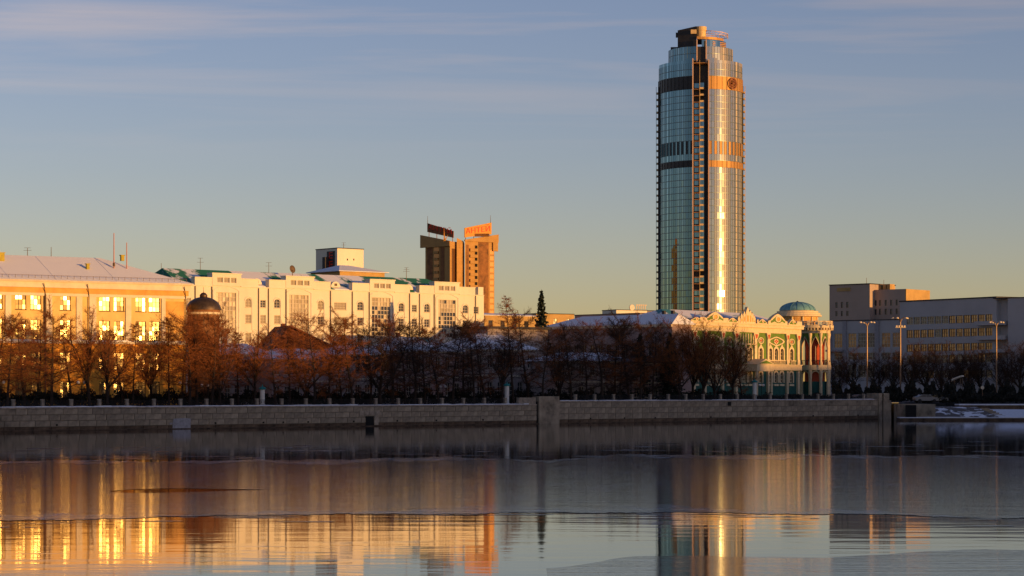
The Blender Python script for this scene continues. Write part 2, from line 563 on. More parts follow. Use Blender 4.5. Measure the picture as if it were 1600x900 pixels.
# ------------------------------------------------------------------ embankment wall
S_PIER0, S_PIER1, S_END = wall_s(838), wall_s(872), wall_s(1376)
S_START = -22.0
Z_L, Z_R = 3.0, 3.5
ew = thing('embankment_wall', 'long granite embankment wall with stone posts rising from the water', 'wall', (P0.x, P0.y, 0), W_ANG)

def stone_mesh(L, H, seed):
    rnd = random.Random(seed)
    mb = MB()
    j = 0.009
    y = -0.06 - rnd.random() * 0.05
    b = 0.03
    vs = [(j, 0.05, j), (L - j, 0.05, j), (L - j, 0.05, H - j), (j, 0.05, H - j),
          (j + b, y + rnd.uniform(-.02, .02), j + b), (L - j - b, y + rnd.uniform(-.02, .02), j + b), (L - j - b, y + rnd.uniform(-.02, .02), H - j - b), (j + b, y + rnd.uniform(-.02, .02), H - j - b)]
    mb.add(vs, [(4, 5, 6, 7), (0, 1, 5, 4), (1, 2, 6, 5), (2, 3, 7, 6), (3, 0, 4, 7)])
    return mb

core = MB()
core.box(S_START, S_PIER0, 0.03, 1.2, -1.5, Z_L - 0.2)
core.box(S_PIER1, S_END, 0.03, 1.2, -1.5, Z_R - 0.2)
core.build('wall_core', M['mortar'], ew)
courses_l = [(0.10, 0.42, 'granite_stain'), (0.52, 0.76, 'granite'), (1.28, 0.76, 'granite'), (2.04, 0.76, 'granite')]
courses_r = [(0.10, 0.52, 'granite_stain'), (0.62, 0.90, 'granite'), (1.52, 0.89, 'granite'), (2.41, 0.89, 'granite')]
LENS = [1.7, 2.2, 2.6]
stone_cache = {}
rs = random.Random(3)
n_stone = 0
rest = {'granite': MB(), 'granite_stain': MB()}
def lay(s0, s1, courses):
    global n_stone
    for ci, (z, h, mt) in enumerate(courses):
        s = s0
        while s < s1 - 0.3:
            L = rs.choice(LENS)
            if s1 - (s + L) < 1.0: L = round(s1 - s, 2)
            key = (round(L, 2), h, mt, rs.randrange(2) if L in LENS else 0)
            if key not in stone_cache:
                stone_cache[key] = stone_mesh(key[0], h, hash(key) & 255)
            mat_ = M[mt]
            show = s > -1.5 and n_stone < 298
            if show:
                k2 = (key, 'mesh')
                if k2 not in stone_cache: stone_cache[k2] = stone_cache[key].mesh('stone', mat_)
                link('stone', stone_cache[k2], ew, (s, 0, z))
                n_stone += 1
            else:
                r_ = rest[mt]
                r_.add([(a + s, b, c + z) for a, b, c in stone_cache[key].v], stone_cache[key].f)
            s += L
lay(S_START, S_PIER0, courses_l)
lay(S_PIER1, S_END, courses_r)
for k_, mb in rest.items():
    if mb.v:
        setp(mb.build('stonework', M[k_], ew), kind='stuff')
# footing at the waterline
ft = MB()
ft.box(S_START, S_PIER0 + 1.5, -0.28, 0.05, -0.6, 0.11)
ft.box(S_PIER1, S_END, -0.26, 0.05, -0.6, 0.10)
ft.build('footing', M['granite_stain'], ew)
# coping with a strip of snow on it
cp = MB()
cp.box(S_START, S_PIER0, -0.14, 1.25, Z_L - 0.19, Z_L)
cp.box(S_PIER1, S_END, -0.14, 1.25, Z_R - 0.19, Z_R)
cp.build('coping', M['granite_pale'], ew)
sn = MB()
for s0, s1, zt in ((S_START, S_PIER0 - 1.6, Z_L), (S_PIER1 + 0.3, S_END - 1.8, Z_R)):
    s = s0
    while s < s1:
        L = rs.uniform(0.6, 2.4)
        e = min(s + L, s1)
        h = rs.uniform(0.05, 0.15) * (1.0 if zt == Z_L else 0.75)
        y0 = -0.12 + rs.uniform(0, 0.07)
        sn.add([(s, y0, zt), (e, y0, zt), (e, 1.1, zt), (s, 1.1, zt), (s, y0 + .05, zt + h), (e, y0 + .05, zt + h * rs.uniform(.6, 1.1)), (e, 1.0, zt + h), (s, 1.0, zt + h)],
               [(4, 5, 6, 7), (0, 1, 5, 4), (1, 2, 6, 5), (2, 3, 7, 6), (3, 0, 4, 7)])
        s = e
sn.build('snow_strip', M['snow'], ew)
# posts and railings
pm = MB()
pm.box(-0.19, 0.19, 0.16, 0.54, 0, 0.90)
pm.box(-0.23, 0.23, 0.12, 0.58, 0, 0.10)
pm.add([(-0.22, 0.13, 0.90), (0.22, 0.13, 0.90), (0.22, 0.57, 0.90), (-0.22, 0.57, 0.90), (-0.19, 0.16, 1.0), (0.19, 0.16, 1.0), (0.19, 0.54, 1.0), (-0.19, 0.54, 1.0)],
       [(3, 2, 1, 0), (4, 5, 6, 7), (0, 1, 5, 4), (1, 2, 6, 5), (2, 3, 7, 6), (3, 0, 4, 7)])
post_mesh = pm.mesh('post', M['granite_pale'])
rm = MB()
rm.box(0.2, PITCH - 0.2, 0.33, 0.38, 0.80, 0.85)
rm.box(0.2, PITCH - 0.2, 0.33, 0.37, 0.14, 0.18)
nb = 26
for i in range(nb):
    xx = 0.2 + (PITCH - 0.4) * (i + 0.5) / nb
    rm.box(xx - 0.012, xx + 0.012, 0.34, 0.365, 0.16, 0.82)
for i in range(5):
    xx = 0.6 + (PITCH - 1.2) * i / 4
    rm.ring([(xx + 0.2 * math.cos(a * math.pi / 4), 0.5 + 0.2 * math.sin(a * math.pi / 4)) for a in range(8)],
            [(xx + 0.165 * math.cos(a * math.pi / 4), 0.5 + 0.165 * math.sin(a * math.pi / 4)) for a in range(8)], 0.335, 0.37)
rail_mesh = rm.mesh('railing', M['iron'])
post_s = []
i = -4
while i * PITCH < S_PIER0 - 3.0:
    post_s.append((i * PITCH, Z_L)); i += 1
s = wall_s(901.6)
while s < S_END - 1.0:
    post_s.append((s, Z_R)); s += PITCH
for k, (s, zt) in enumerate(post_s):
    link('post', post_mesh, ew, (s, 0, zt))
    if k + 1 < len(post_s) and abs(post_s[k + 1][0] - s - PITCH) < 0.1:
        link('railing', rail_mesh, ew, (s, 0, zt))
# last bay before the pier: low solid parapet
lp = MB().box(S_PIER0 - 3.6, S_PIER0, 0.1, 0.6, Z_L, Z_L + 1.02)
lp.build('parapet', M['granite_pale'], ew)
pr = MB()
pr.box(S_PIER0 + 0.35, S_PIER1, -0.30, 1.2, -1.5, 3.45)
pr.box(S_PIER0 + 0.25, S_PIER1 + 0.1, -0.38, 1.25, 3.45, 3.62)
pr.box(S_PIER0 + 0.35, S_PIER1, -0.26, 1.2, 3.62, 4.2)
for kk in range(3):
    zz = 0.9 + kk * 0.85
    pr.box(S_PIER0 + 0.32, S_PIER1 + 0.02, -0.325, 0.0, zz, zz + 0.8)
pr.build('pier', M['granite'], ew)
MB().box(S_PIER0, S_PIER0 + 0.35, 0.0, 0.6, -1.5, 3.4).build('joint', M['hole'], ew)
# drains, holes, patches in the stone face
dr = MB()
for px, s_w, z0, z1 in ((577, 1.5, 0.0, 1.45), (1139, 0.75, 2.55, 3.2)):
    s = wall_s(px)
    dr.box(s - s_w / 2, s + s_w / 2, -0.135, 0.2, z0, z1)
for px in (88, 336, 411, 442, 481, 552, 620, 681, 754, 922, 975, 1023, 1110, 1270, 1340):
    s = wall_s(px)
    dr.box(s - 0.13, s + 0.13, -0.14, 0.2, 0.62, 0.85)
dr.build('drain', M['hole'], ew)
s = wall_s(577)
arch = MB()
for k in range(4):
    arch.box(s - 1.9 + k * 0.95, s - 1.02 + k * 0.95, -0.15, 0.1, 1.55, 2.25)
arch.box(s + 0.85, s + 1.6, -0.15, 0.1, 0.2, 1.45)
arch.build('drain_surround', M['granite_pale'], ew)
s = wall_s(283)
pt = MB()
pt.front([(s - 1.45, 0.12), (s + 1.4, 0.05), (s + 1.45, 1.36), (s + 0.7, 1.45), (s - 1.3, 1.38), (s - 1.42, 0.9)], -0.16, 0.0)
pt.box(s - 1.9, s - 1.5, -0.15, 0, 0.62, 0.85)
pt.build('plaster_patch', M['plaster_patch'], ew)

# end pier and quay at the right
ep = thing('quay_pier', 'stone end pier with stepped side beside the snowy quay', 'pier', (WR.x, WR.y, 0), W_ANG)
e = MB()
e.box(-0.9, 0.0, -0.35, 1.2, -1.5, 4.55)
e.box(0.35, 2.6, -0.35, 3.2, -1.5, 3.3)
e.box(0.35, 2.9, 0.3, 3.4, 3.3, 4.6)
e.add([(0.35, -0.36, 4.45), (2.9, -0.36, 2.6), (2.9, 0.32, 2.6), (0.35, 0.32, 4.45), (0.35, -0.36, 2.6), (0.35, 0.32, 2.6)],
      [(0, 1, 2, 3), (0, 4, 1), (3, 2, 5), (4, 5, 2, 1)])
e.build('pier_block', M['granite'], ep)
MB().box(0.0, 0.35, 0.0, 0.6, -1.5, 4.0).build('joint', M['hole'], ep)
c_ = MB()
c_.add([(0.30, -0.42, 4.58), (2.95, -0.42, 2.68), (2.95, 0.30, 2.68), (0.30, 0.30, 4.58), (0.30, -0.42, 4.43), (2.95, -0.42, 2.53), (2.95, 0.30, 2.53), (0.30, 0.30, 4.43)],
       [(0, 1, 2, 3), (0, 4, 5, 1), (1, 5, 6, 2), (3, 2, 6, 7), (0, 3, 7, 4)])
c_.build('sloping_cap', M['granite_pale'], ep)

qd = 389.0
def qx(px, d=qd): return (px - CX) * d / F
qy = thing('quay', 'low stone quay with snow on its ledge and sloping stone bank', 'quay', (0, 0, 0))
x0, x1 = qx(1406), qx(1700)
MB().box(x0, x1, qd, qd + 3.5, -1.5, 0.42).build('ledge', M['granite_stain'], qy)
lg = MB()
xx = x0
while xx < x1:
    e_ = xx + rs.uniform(0.8, 3.0)
    lg.box(xx, e_, qd - 0.06 + rs.uniform(0, .05), qd + 2.6, 0.424, 0.50 + rs.uniform(0, 0.12))
    xx = e_
lg.build('snow_ledge', M['snow'], qy)
M['slope_stone'] = snow_mat('slope_stone', (0.13, 0.11, 0.10), 0.33, 0.35)
# side retaining wall, then the sloping bank
MB().plan([(qx(1418), qd + 4), (qx(1466), qd + 2.6), (qx(1466), qd + 14), (qx(1418), qd + 14)], -1, 2.75).build('return_wall', M['granite'], qy)
MB().box(qx(1421), qx(1436), qd + 2.7, qd + 3.95, -0.5, 2.6).build('niche', M['hole'], qy)
sl = MB()
a = [(qx(1452), qd + 2.5, 0.45), (qx(1566), qd + 2.5, 0.45), (qx(1546), qd + 9, 2.1), (qx(1468), qd + 9, 2.1)]
sl.quad(*a)
sl.quad((qx(1468), qd + 9, 2.1), (qx(1546), qd + 9, 2.1), (qx(1546), qd + 13, 2.3), (qx(1468), qd + 13, 2.3))
sl.build('sloping_bank', M['slope_stone'], qy)
st = MB()
for k in range(7):
    st.box(qx(1547 + k * 3.2), qx(1552 + k * 3.2) + 1.2, qd + 8.6 - k * 0.9, qd + 9.8 - k * 0.9, 0.1, 2.0 - k * 0.24)
st.build('steps', M['granite'], qy)
s2 = MB()
s2.quad((qx(1568), qd + 2.6, 0.5), (qx(1700), qd + 2.6, 0.5), (qx(1700), qd + 10, 1.75), (qx(1550), qd + 10, 1.85))
s2.build('snow_bank', M['snow'], qy)
MB().box(qx(1520), qx(1700), qd + 12, qd + 16, 0, 2.5).build('terrace_wall', M['granite_stain'], qy)
MB().box(qx(1520), qx(1700), qd + 11.9, qd + 16, 2.504, 2.72).build('snow_cap', M['snow'], qy)
# ------------------------------------------------------------------ building helpers
_wcache = {}
_wr = random.Random(21)

def arch_pts(w, h, n=8, pointed=False):
    """outline of a round or pointed arched opening w wide, h high, from bottom-left round to bottom-right"""
    r = w / 2
    pts = [(0, 0), (0, h - r)]
    if pointed:
        pts = [(0, 0), (0, h - w * 0.85)]
        for i in range(1, n):
            t = i / n
            pts.append((w / 2 * t ** 1.6, h - w * 0.85 + w * 0.85 * t ** 0.75))
        pts.append((w / 2, h))
        for i in range(n - 1, 0, -1):
            t = i / n
            pts.append((w - w / 2 * t ** 1.6, h - w * 0.85 + w * 0.85 * t ** 0.75))
        pts += [(w, h - w * 0.85), (w, 0)]
        return pts
    for i in range(1, n):
        a = math.pi - math.pi * i / n
        pts.append((r + r * math.cos(a), h - r + r * math.sin(a)))
    pts += [(w, h - r), (w, 0)]
    return pts

def window(parent, u, z, w, h, cols=2, rows=3, arch=False, frame='frame_pale', glass='window', tilt=0.6, y=0.0, wallfill=None, sill=True, rec=0.16, bar=0.05, variants=3):
    """one window: frame bars (the part) with its panes (a sub-part); shares meshes between alike windows"""
    w, h = round(w, 2), round(h, 2)
    key = (w, h, cols, rows, arch, frame, glass, tilt, wallfill, sill, rec, _wr.randrange(variants))
    if key not in _wcache:
        rnd = random.Random(str(key))
        fm = MB()
        b = bar
        fm.box(0, b * 1.4, rec - 0.05, rec + 0.06, 0, h)
        fm.box(w - b * 1.4, w, rec - 0.05, rec + 0.06, 0, h)
        fm.box(b * 1.4, w - b * 1.4, rec - 0.05, rec + 0.06, 0, b * 1.4)
        fm.box(b * 1.4, w - b * 1.4, rec - 0.05, rec + 0.06, h - b * 1.4, h)
        for c in range(1, cols):
            x = w * c / cols
            fm.box(x - b * .6, x + b * .6, rec - 0.03, rec + 0.05, b * 1.4, h - b * 1.4)
        for r_ in range(1, rows):
            zz = h * r_ / rows
            fm.box(b * 1.4, w - b * 1.4, rec - 0.025, rec + 0.045, zz - b * .5, zz + b * .5)
        if sill: fm.box(-0.08, w + 0.08, -0.10, rec, -0.10, 0.0)
        if arch:
            fm.mi = 1
            pts = arch_pts(w, h)
            k = len(pts) // 2
            # two corner fills that turn the square opening into an arch
            left = pts[1:k + 1] + [(0, h)]
            right = pts[k:-1] + [(w, h)]
            right = right[:-1] + [(w, h)]
            fm.front([(0, h)] + [p for p in pts[1:k + 1]], 0.004, rec)
            fm.front([p for p in pts[k:-1]] + [(w, h)], 0.004, rec)
            fm.mi = 0
        gm = MB()
        for c in range(cols):
            for r_ in range(rows):
                x0, x1 = w * c / cols, w * (c + 1) / cols
                z0, z1 = h * r_ / rows, h * (r_ + 1) / rows
                ta, tb = R(rnd.gauss(0, tilt)), R(rnd.gauss(0, tilt * 0.6))
                dx, dz = math.tan(ta) * (x1 - x0) / 2, math.tan(tb) * (z1 - z0) / 2
                yy = rec + 0.03
                gm.quad((x0, yy - dx - dz, z0), (x1, yy + dx - dz, z0), (x1, yy + dx + dz, z1), (x0, yy - dx + dz, z1))
        _wcache[key] = (fm.mesh('window', [M[frame], M[wallfill or frame]]), gm.mesh('pane', M[glass]))
    a, b_ = _wcache[key]
    o = link('window', a, parent, (u, y, z))
    link('pane', b_, o)
    return o

def wall_holes(mb, u0, u1, z0, z1, holes, y=0.0, rec=0.2):
    """front wall at y with rectangular openings and their reveals"""
    us = sorted({u0, u1} | {max(u0, min(u1, a)) for h in holes for a in (h[0], h[1])})
    zs = sorted({z0, z1} | {max(z0, min(z1, a)) for h in holes for a in (h[2], h[3])})
    for a, b in zip(us, us[1:]):
        if b - a < 1e-5: continue
        run = None
        for c, d in zip(zs, zs[1:]):
            if d - c < 1e-5: continue
            mu, mz = (a + b) / 2, (c + d) / 2
            if any(h[0] < mu < h[1] and h[2] < mz < h[3] for h in holes):
                if run: mb.quad((a, y, run[0]), (b, y, run[0]), (b, y, run[1]), (a, y, run[1]))
                run = None
            else:
                run = (run[0], d) if run else (c, d)
        if run: mb.quad((a, y, run[0]), (b, y, run[0]), (b, y, run[1]), (a, y, run[1]))
    for a, b, c, d in holes:
        e = y + rec
        mb.quad((a, y, c), (a, e, c), (a, e, d), (a, y, d))
        mb.quad((b, y, c), (b, y, d), (b, e, d), (b, e, c))
        mb.quad((a, y, c), (b, y, c), (b, e, c), (a, e, c))
        mb.quad((a, y, d), (a, e, d), (b, e, d), (b, y, d))

def shell(mb, u0, u1, v1, z0, z1, y=0.0):
    """back, sides and top that close a wall made with wall_holes"""
    mb.quad((u0, v1, z0), (u0, y, z0), (u0, y, z1), (u0, v1, z1))
    mb.quad((u1, y, z0), (u1, v1, z0), (u1, v1, z1), (u1, y, z1))
    mb.quad((u1, v1, z0), (u0, v1, z0), (u0, v1, z1), (u1, v1, z1))
    mb.quad((u0, y, z1), (u1, y, z1), (u1, v1, z1), (u0, v1, z1))

def hip_roof(u0, u1, v0, v1, z, rise, hip0, hip1, over=0.4, thick=0.15):
    mb = MB()
    u0 -= over; u1 += over; v0 -= over; v1 += over
    vm = (v0 + v1) / 2
    mb.add([(u0, v0, z), (u1, v0, z), (u1, v1, z), (u0, v1, z), (u0 + hip0, vm, z + rise), (u1 - hip1, vm, z + rise),
            (u0, v0, z - thick), (u1, v0, z - thick), (u1, v1, z - thick), (u0, v1, z - thick)],
           [(0, 1, 5, 4), (1, 2, 5), (2, 3, 4, 5), (3, 0, 4), (6, 7, 1, 0), (7, 8, 2, 1), (8, 9, 3, 2), (9, 6, 0, 3), (9, 8, 7, 6)])
    return mb

def antenna(px, py0, py1, d, label, bars=3, r=0.05, mat='pipe'):
    a, b = at(px, py1, d), at(px, py0, d)
    t = thing('antenna', label, 'antenna', a)
    H = b.z - a.z
    MB().tube((0, 0, -0.6), (0, 0, H), r, r * 0.7, 5).build('mast', M[mat], t)
    if bars:
        m = MB()
        for k in range(bars):
            z = H * (0.62 + 0.36 * k / max(1, bars - 1))
            m.tube((-0.6 + 0.1 * k, 0, z), (0.6 - 0.1 * k, 0, z), 0.03, 0.03, 4)
        m.build('crossbar', M[mat], t)
    return t

# ------------------------------------------------------------------ yellow building at the left
fr = Frame(0, 335, 32.6)
yb = fr.root('yellow_building', 'long yellow stucco building with pale pilasters and a snowy hip roof', 'building')
U0, U1 = fr.u(0) - 34, fr.u(290)
zE = fr.z(150, 441)                # top of the wall under the cornice
win_px = [(-60, -44), (-30, -14), (-14, 4), (24, 41), (48, 64.5), (94, 110.5), (155, 172), (178, 194), (212, 228), (233, 250)]
rows = [(454, 485, 4), (500.5, 531, 4), (551, 578, 3), (596, 622, 2)]
holes, wins = [], []
for a, b in win_px:
    ua, ub = fr.u(a), fr.u(b)
    for k, (ya, yb_, nr) in enumerate(rows):
        za, zb = fr.z(125, yb_), fr.z(125, ya)
        za = max(za, 0.35)
        holes.append((ua, ub, za, zb))
        wins.append((ua, za, ub - ua, zb - za, nr))
mb = MB()
zMid = fr.z(125, 535)
wall_holes(mb, U0, U1, zMid, zE, [h for h in holes if h[2] > zMid])
shell(mb, U0, U1, 16, 0, zE)
mb.build('wall', M['stucco_yellow'], yb)
mb = MB()
wall_holes(mb, U0, U1, 0, zMid, [h for h in holes if h[2] < zMid])
mb.build('lower_wall', M['stucco_deep'], yb)
for ua, za, w_, h_, nr in wins:
    window(yb, ua, za, w_, h_, 3, nr, frame='frame_dark', glass='window_gold', tilt=1.8, variants=7, bar=0.045)
mb = MB()
mb.box(U0 - .1, U1 + .35, -0.35, 0, zE - 1.75, zE - 1.0)
mb.build('frieze', M['stucco_orange'], yb)
mb = MB()
mb.box(U0 - .2, U1 + .55, -0.62, 0, zE - 0.995, zE - 0.15)
mb.box(U0 - .2, U1 + .75, -0.9, 0, zE - 0.145, zE + 0.12)
mb.box(U0, U1 + .1, -0.22, 0, zE - 2.2, zE - 1.755)
mb.build('cornice', M['trim_pale'], yb)
for a, b in ((-40, -34), (8, 17), (72, 81), (119, 128), (139, 150), (196, 204.5), (252, 258)):
    MB().box(fr.u(a), fr.u(b), -0.16, 0, fr.z(125, 533), zE - 2.205).build('pilaster', M['trim_pale'], yb)
MB().box(fr.u(259.5), U1 - .3, -0.06, 0, fr.z(125, 530), zE - 2.6).build('panel', M['stucco_orange'], yb)
mb = MB()
mb.box(U0, U1 + .3, -0.34, 0, fr.z(125, 537), fr.z(125, 533.2))
mb.build('belt_course', M['trim_pale'], yb)
sn = MB()
uu = U0
while uu < U1:
    e_ = uu + rs.uniform(1, 4)
    if rs.random() < 0.72: sn.box(uu, min(e_, U1 + .25), -0.32, 0.0, fr.z(125, 533.2) + .003, fr.z(125, 533.2) + rs.uniform(.08, .22))
    uu = e_
setp(sn.build('snow', M['snow'], yb), kind='stuff')
for px in (70, 138, 289):
    u = fr.u(px)
    p = MB()
    p.tube((u, -0.28, 0.2), (u, -0.28, zE - 2.0), 0.06 if px != 70 else 0.13, None, 6)
    p.tube((u, -0.28, zE - 2.0), (u - 0.5, -0.9, zE - 0.35), 0.06, None, 6)
    p.build('drainpipe', M['pipe'], yb)
RISE = 4.0
roof = hip_roof(U0, U1, 0, 16, zE + .12, RISE, 12, 11.5, 0.9, 0.18)
rf = roof.build('roof', M['roof_snow'], yb)
# standing seams of the sheet roof showing through the snow, and a snow guard rail along the eave
sm = MB()
for k in (3, 9, 14, 17, 21):
    u = U0 + 2 + (U1 - U0 - 4) * k / 25
    top = min(1.0, (U1 + .9 - u) / 11.5) * 0.97
    sm.tube((u, -0.85, zE + .15), (u, -0.9 + 8.9 * top, zE + .14 + RISE * top), 0.035, None, 4)
sm.build('seam', M['roof_snow'], rf)
sg = MB()
for k in range(64):
    u = U0 + (U1 - U0) * k / 63
    sg.tube((u, -0.35, zE + 0.36), (u, -0.35, zE + 0.85), 0.03, None, 4)
sg.tube((U0, -0.35, zE + .82), (U1, -0.35, zE + .82), 0.03, None, 4)
sg.build('snow_guard', M['pipe'], rf)
def chimney(parent, px, py, v, w, h, mat):
    u = fr.u(px, v)
    z = zE + .12 + RISE * min(1, max(0, (v + .9) / 8.9))
    m = MB().box(u - w / 2, u + w / 2, v - w / 2, v + w / 2, z - .3, z + h)
    m.box(u - w / 2 - .1, u + w / 2 + .1, v - w / 2 - .1, v + w / 2 + .1, z + h, z + h + .12)
    m.build('chimney', mat, parent)
M['brick_yellow'] = plain('brick_yellow', (0.42, 0.34, 0.05), 0.9, var=0.2, scale=3)
chimney(rf, 1, 400, 6.0, 0.9, 1.0, M['brick_yellow'])
chimney(rf, 137, 410, 3.6, 0.45, 0.7, M['brick_yellow'])
chimney(rf, 191, 403, 7.9, 0.5, 0.5, M['brick_yellow'])
for k, (px, y0, y1, lab) in enumerate(((178, 364, 411, 'taller of two thin pink masts on the snowy roof'), (198, 379, 421, 'shorter right one of two thin pink masts on the snowy roof'))):
    v = 4.2
    d_ = fr.y0 + fr.u(px, v) * fr.s + v * fr.c
    a_, b_ = at(px, y1, d_), at(px, y0, d_)
    t = thing('mast', lab, 'mast', a_)
    MB().tube((0, 0, -0.9), (0, 0, b_.z - a_.z), 0.11, 0.07, 6).build('pole', M['mast'], t)
    MB().tube((0, 0, -0.5), (0, 0, 0.05), 0.2, 0.2, 6).build('base', M['pipe'], t)

# ------------------------------------------------------------------ long white building
fw = Frame(305, 400, 41)
wb = fw.root('white_building', 'long cream white building with tall glazed bays and a patchy green roof', 'building')
def zw(py, px=530):               # heights are taken on one column so that every course stays level
    return fw.z(px, py)
def Yl(py305, px=305): return fw.z(px, py305)
zC = fw.z(305, 445)               # string course under the parapets
UA, UB = fw.u(284), fw.u(756)
BAYS = [(331, 376, 338, 369), (446, 490, 452, 482), (577, 616, 581, 610), (678, 717, 685, 712)]      # raised centre, glazed strip
FLANK = [(304, 331), (376, 403), (420, 446), (490, 516), (550, 577), (616, 640), (655, 678), (717, 742)]
LINK = [(284, 304), (403, 420), (516, 550), (640, 655), (742, 756)]
def ztop(py, px): return fw.z(px, py)
holes, specs = [], []
def hole(ca, w_px, z0, z1, kind):
    ua, ub = fw.u(ca - w_px / 2), fw.u(ca + w_px / 2)
    holes.append((ua, ub, z0, z1))
    specs.append((ua, z0, ub - ua, z1 - z0, kind))
zU0, zU1 = fw.z(388, 480), fw.z(388, 466)        # upper windows
zM0, zM1 = fw.z(388, 505), fw.z(388, 491.5)      # middle windows
zL0, zL1 = fw.z(388, 535), fw.z(388, 520)
zG0, zG1 = fw.z(388, 565), fw.z(388, 550)
for px in (388, 433, 501, 563, 627, 667, 727):
    hole(px, 9.2 if px < 600 else 8.2, zU0, zU1, 'arch')
    for z0, z1 in ((zM0, zM1), (zL0, zL1), (zG0, zG1)): hole(px, 9 if px < 600 else 8, z0, z1, 'rect')
for px, w_ in ((294.5, 8), (411, 8.5), (531.5, 19), (647.5, 7.5), (744, 7.5)):
    hole(px, w_, zU0, zU1 - .25, 'wide' if w_ > 12 else 'rect')
    for z0, z1 in ((zM0, zM1), (zL0, zL1), (zG0, zG1)): hole(px, w_, z0, z1, 'wide' if w_ > 12 else 'rect')
zB0, zB1 = fw.z(350, 520), fw.z(350, 457)
for a, b, c, d in BAYS:
    holes.append((fw.u(c), fw.u(d), zB0, zB1))
mb = MB()
wall_holes(mb, UA, UB, 0, zC, holes, rec=0.3)
shell(mb, UA, UB, 15, 0, zC)
mb.build('wall', M['stucco_white'], wb)
for ua, z0, w_, h_, k in specs:
    window(wb, ua, z0, w_, h_, 4 if k == 'wide' else 2, 3, arch=(k == 'arch'), glass='window_pale' if (ua < fw.u(545) and rs.random() < .7) else 'window', wallfill='stucco_white', tilt=0.9, bar=0.06)
# glazed bays: a grid of single panes, each its own piece
M['bay_glass'] = glass_mat('bay_glass', (0.55, 0.46, 0.30), 0.25, metal=0.10, ior=1.7)  # reflected evening glow put into the pane colour as cream
M['bay_glass_mid'] = glass_mat('bay_glass_mid', (0.44, 0.36, 0.23), 0.2, metal=0.2)
M['bay_glass_dark'] = glass_mat('bay_glass_dark', (0.03, 0.028, 0.028), 0.16, ior=1.6)
pane_cache = {}
for bi, (a, b, c, d) in enumerate(BAYS):
    ua, ub = fw.u(c), fw.u(d)
    nc, nr = 6, 9
    fm = MB()
    for i in range(nc + 1):
        x_ = ua + (ub - ua) * i / nc
        fm.box(x_ - .06, x_ + .06, .10, .24, zB0, zB1)
    for j in range(nr + 1):
        z_ = zB0 + (zB1 - zB0) * j / nr
        fm.box(ua, ub, .12, .23, z_ - .06, z_ + .06)
    bay = fm.build('glazed_bay', M['frame_pale'], wb)
    pw, ph = round((ub - ua) / nc, 3), round((zB1 - zB0) / nr, 3)
    for i in range(nc):
        for j in range(nr):
            g_ = 'bay_glass' if (bi < 2 or (bi == 3 and j > 5) or (bi == 2 and j > 6)) else 'bay_glass_dark'
            if bi >= 2 and rs.random() < 0.25: g_ = 'bay_glass'
            if g_ == 'bay_glass' and rs.random() < .4: g_ = 'bay_glass_mid'
            if g_ == 'bay_glass' and rs.random() < .05: g_ = 'bay_glass_dark'
            key = (pw, ph, g_, rs.randrange(4))
            if key not in pane_cache:
                ta, tb = R(rs.gauss(0, 1.2)), R(rs.gauss(0, 0.8))
                dx, dz = math.tan(ta) * pw / 2, math.tan(tb) * ph / 2
                pane_cache[key] = MB().quad((0, -dx - dz, 0), (pw, dx - dz, 0), (pw, dx + dz, ph), (0, -dx + dz, ph)).mesh('pane', M[g_])
            link('pane', pane_cache[key], bay, (ua + pw * i, 0.2, zB0 + ph * j))
# parapets: raised centres and lower flanks, with the string course and hood moulds
zR_ = fw.z(350, 428.5); zF = fw.z(318, 434)
for a, b, c, d in BAYS:
    ua, ub = fw.u(a), fw.u(b)
    m = MB()
    vh = []
    for k in range(3):
        x_ = ua + (ub - ua) * (0.17 + k * 0.235)
        vh.append((x_, x_ + (ub - ua) * 0.19, zC + 0.55, zC + 1.45))
    wall_holes(m, ua, ub, zC + .002, zR_, vh, y=-0.18, rec=0.25)
    shell(m, ua, ub, 1.4, zC + .002, zR_, y=-0.18)
    m.box(ua - .12, ub + .12, -0.3, 1.45, zR_ + .002, zR_ + .2)
    m.build('raised_parapet', M['stucco_white'], wb)
    for h in vh:
        window(wb, h[0], h[2], h[1] - h[0], h[3] - h[2], 2, 1, frame='frame_pale', glass='window_pale', y=-0.18, sill=False, rec=.2)
    pts = []
    # flat segmental hood over the glazed strip
    uc, ud = fw.u(c) - .5, fw.u(d) + .5
    o_, i_ = [], []
    for t in range(9):
        f_ = t / 8
        zz = zB1 + .35 + 0.75 * math.sin(math.pi * f_)
        o_.append((uc + (ud - uc) * f_, zz + .18)); i_.append((uc + (ud - uc) * f_, zz))
    m = MB()
    for t in range(8):
        m.front([i_[t], i_[t + 1], o_[t + 1], o_[t]], -0.1, 0.0)
    m.box(uc - .25, uc, -0.1, 0, 1.0, zB1 + .45)
    m.box(ud, ud + .25, -0.1, 0, 1.0, zB1 + .45)
    m.build('hood_mould', M['trim_white'], wb)
for a, b in FLANK:
    ua, ub = fw.u(a), fw.u(b)
    m = MB()
    m.box(ua, ub, -0.10, 1.0, zC + .003, zF)
    m.box(ua - .06, ub + .06, -0.2, 1.05, zF + .002, zF + .14)
    m.build('parapet', M['stucco_white'], wb)
m = MB()
for a, b in FLANK + LINK:
    m.box(fw.u(a) + .02, fw.u(b) - .02, -0.16, 0, zC - .12, zC)
m.build('string_course', M['trim_white'], wb)
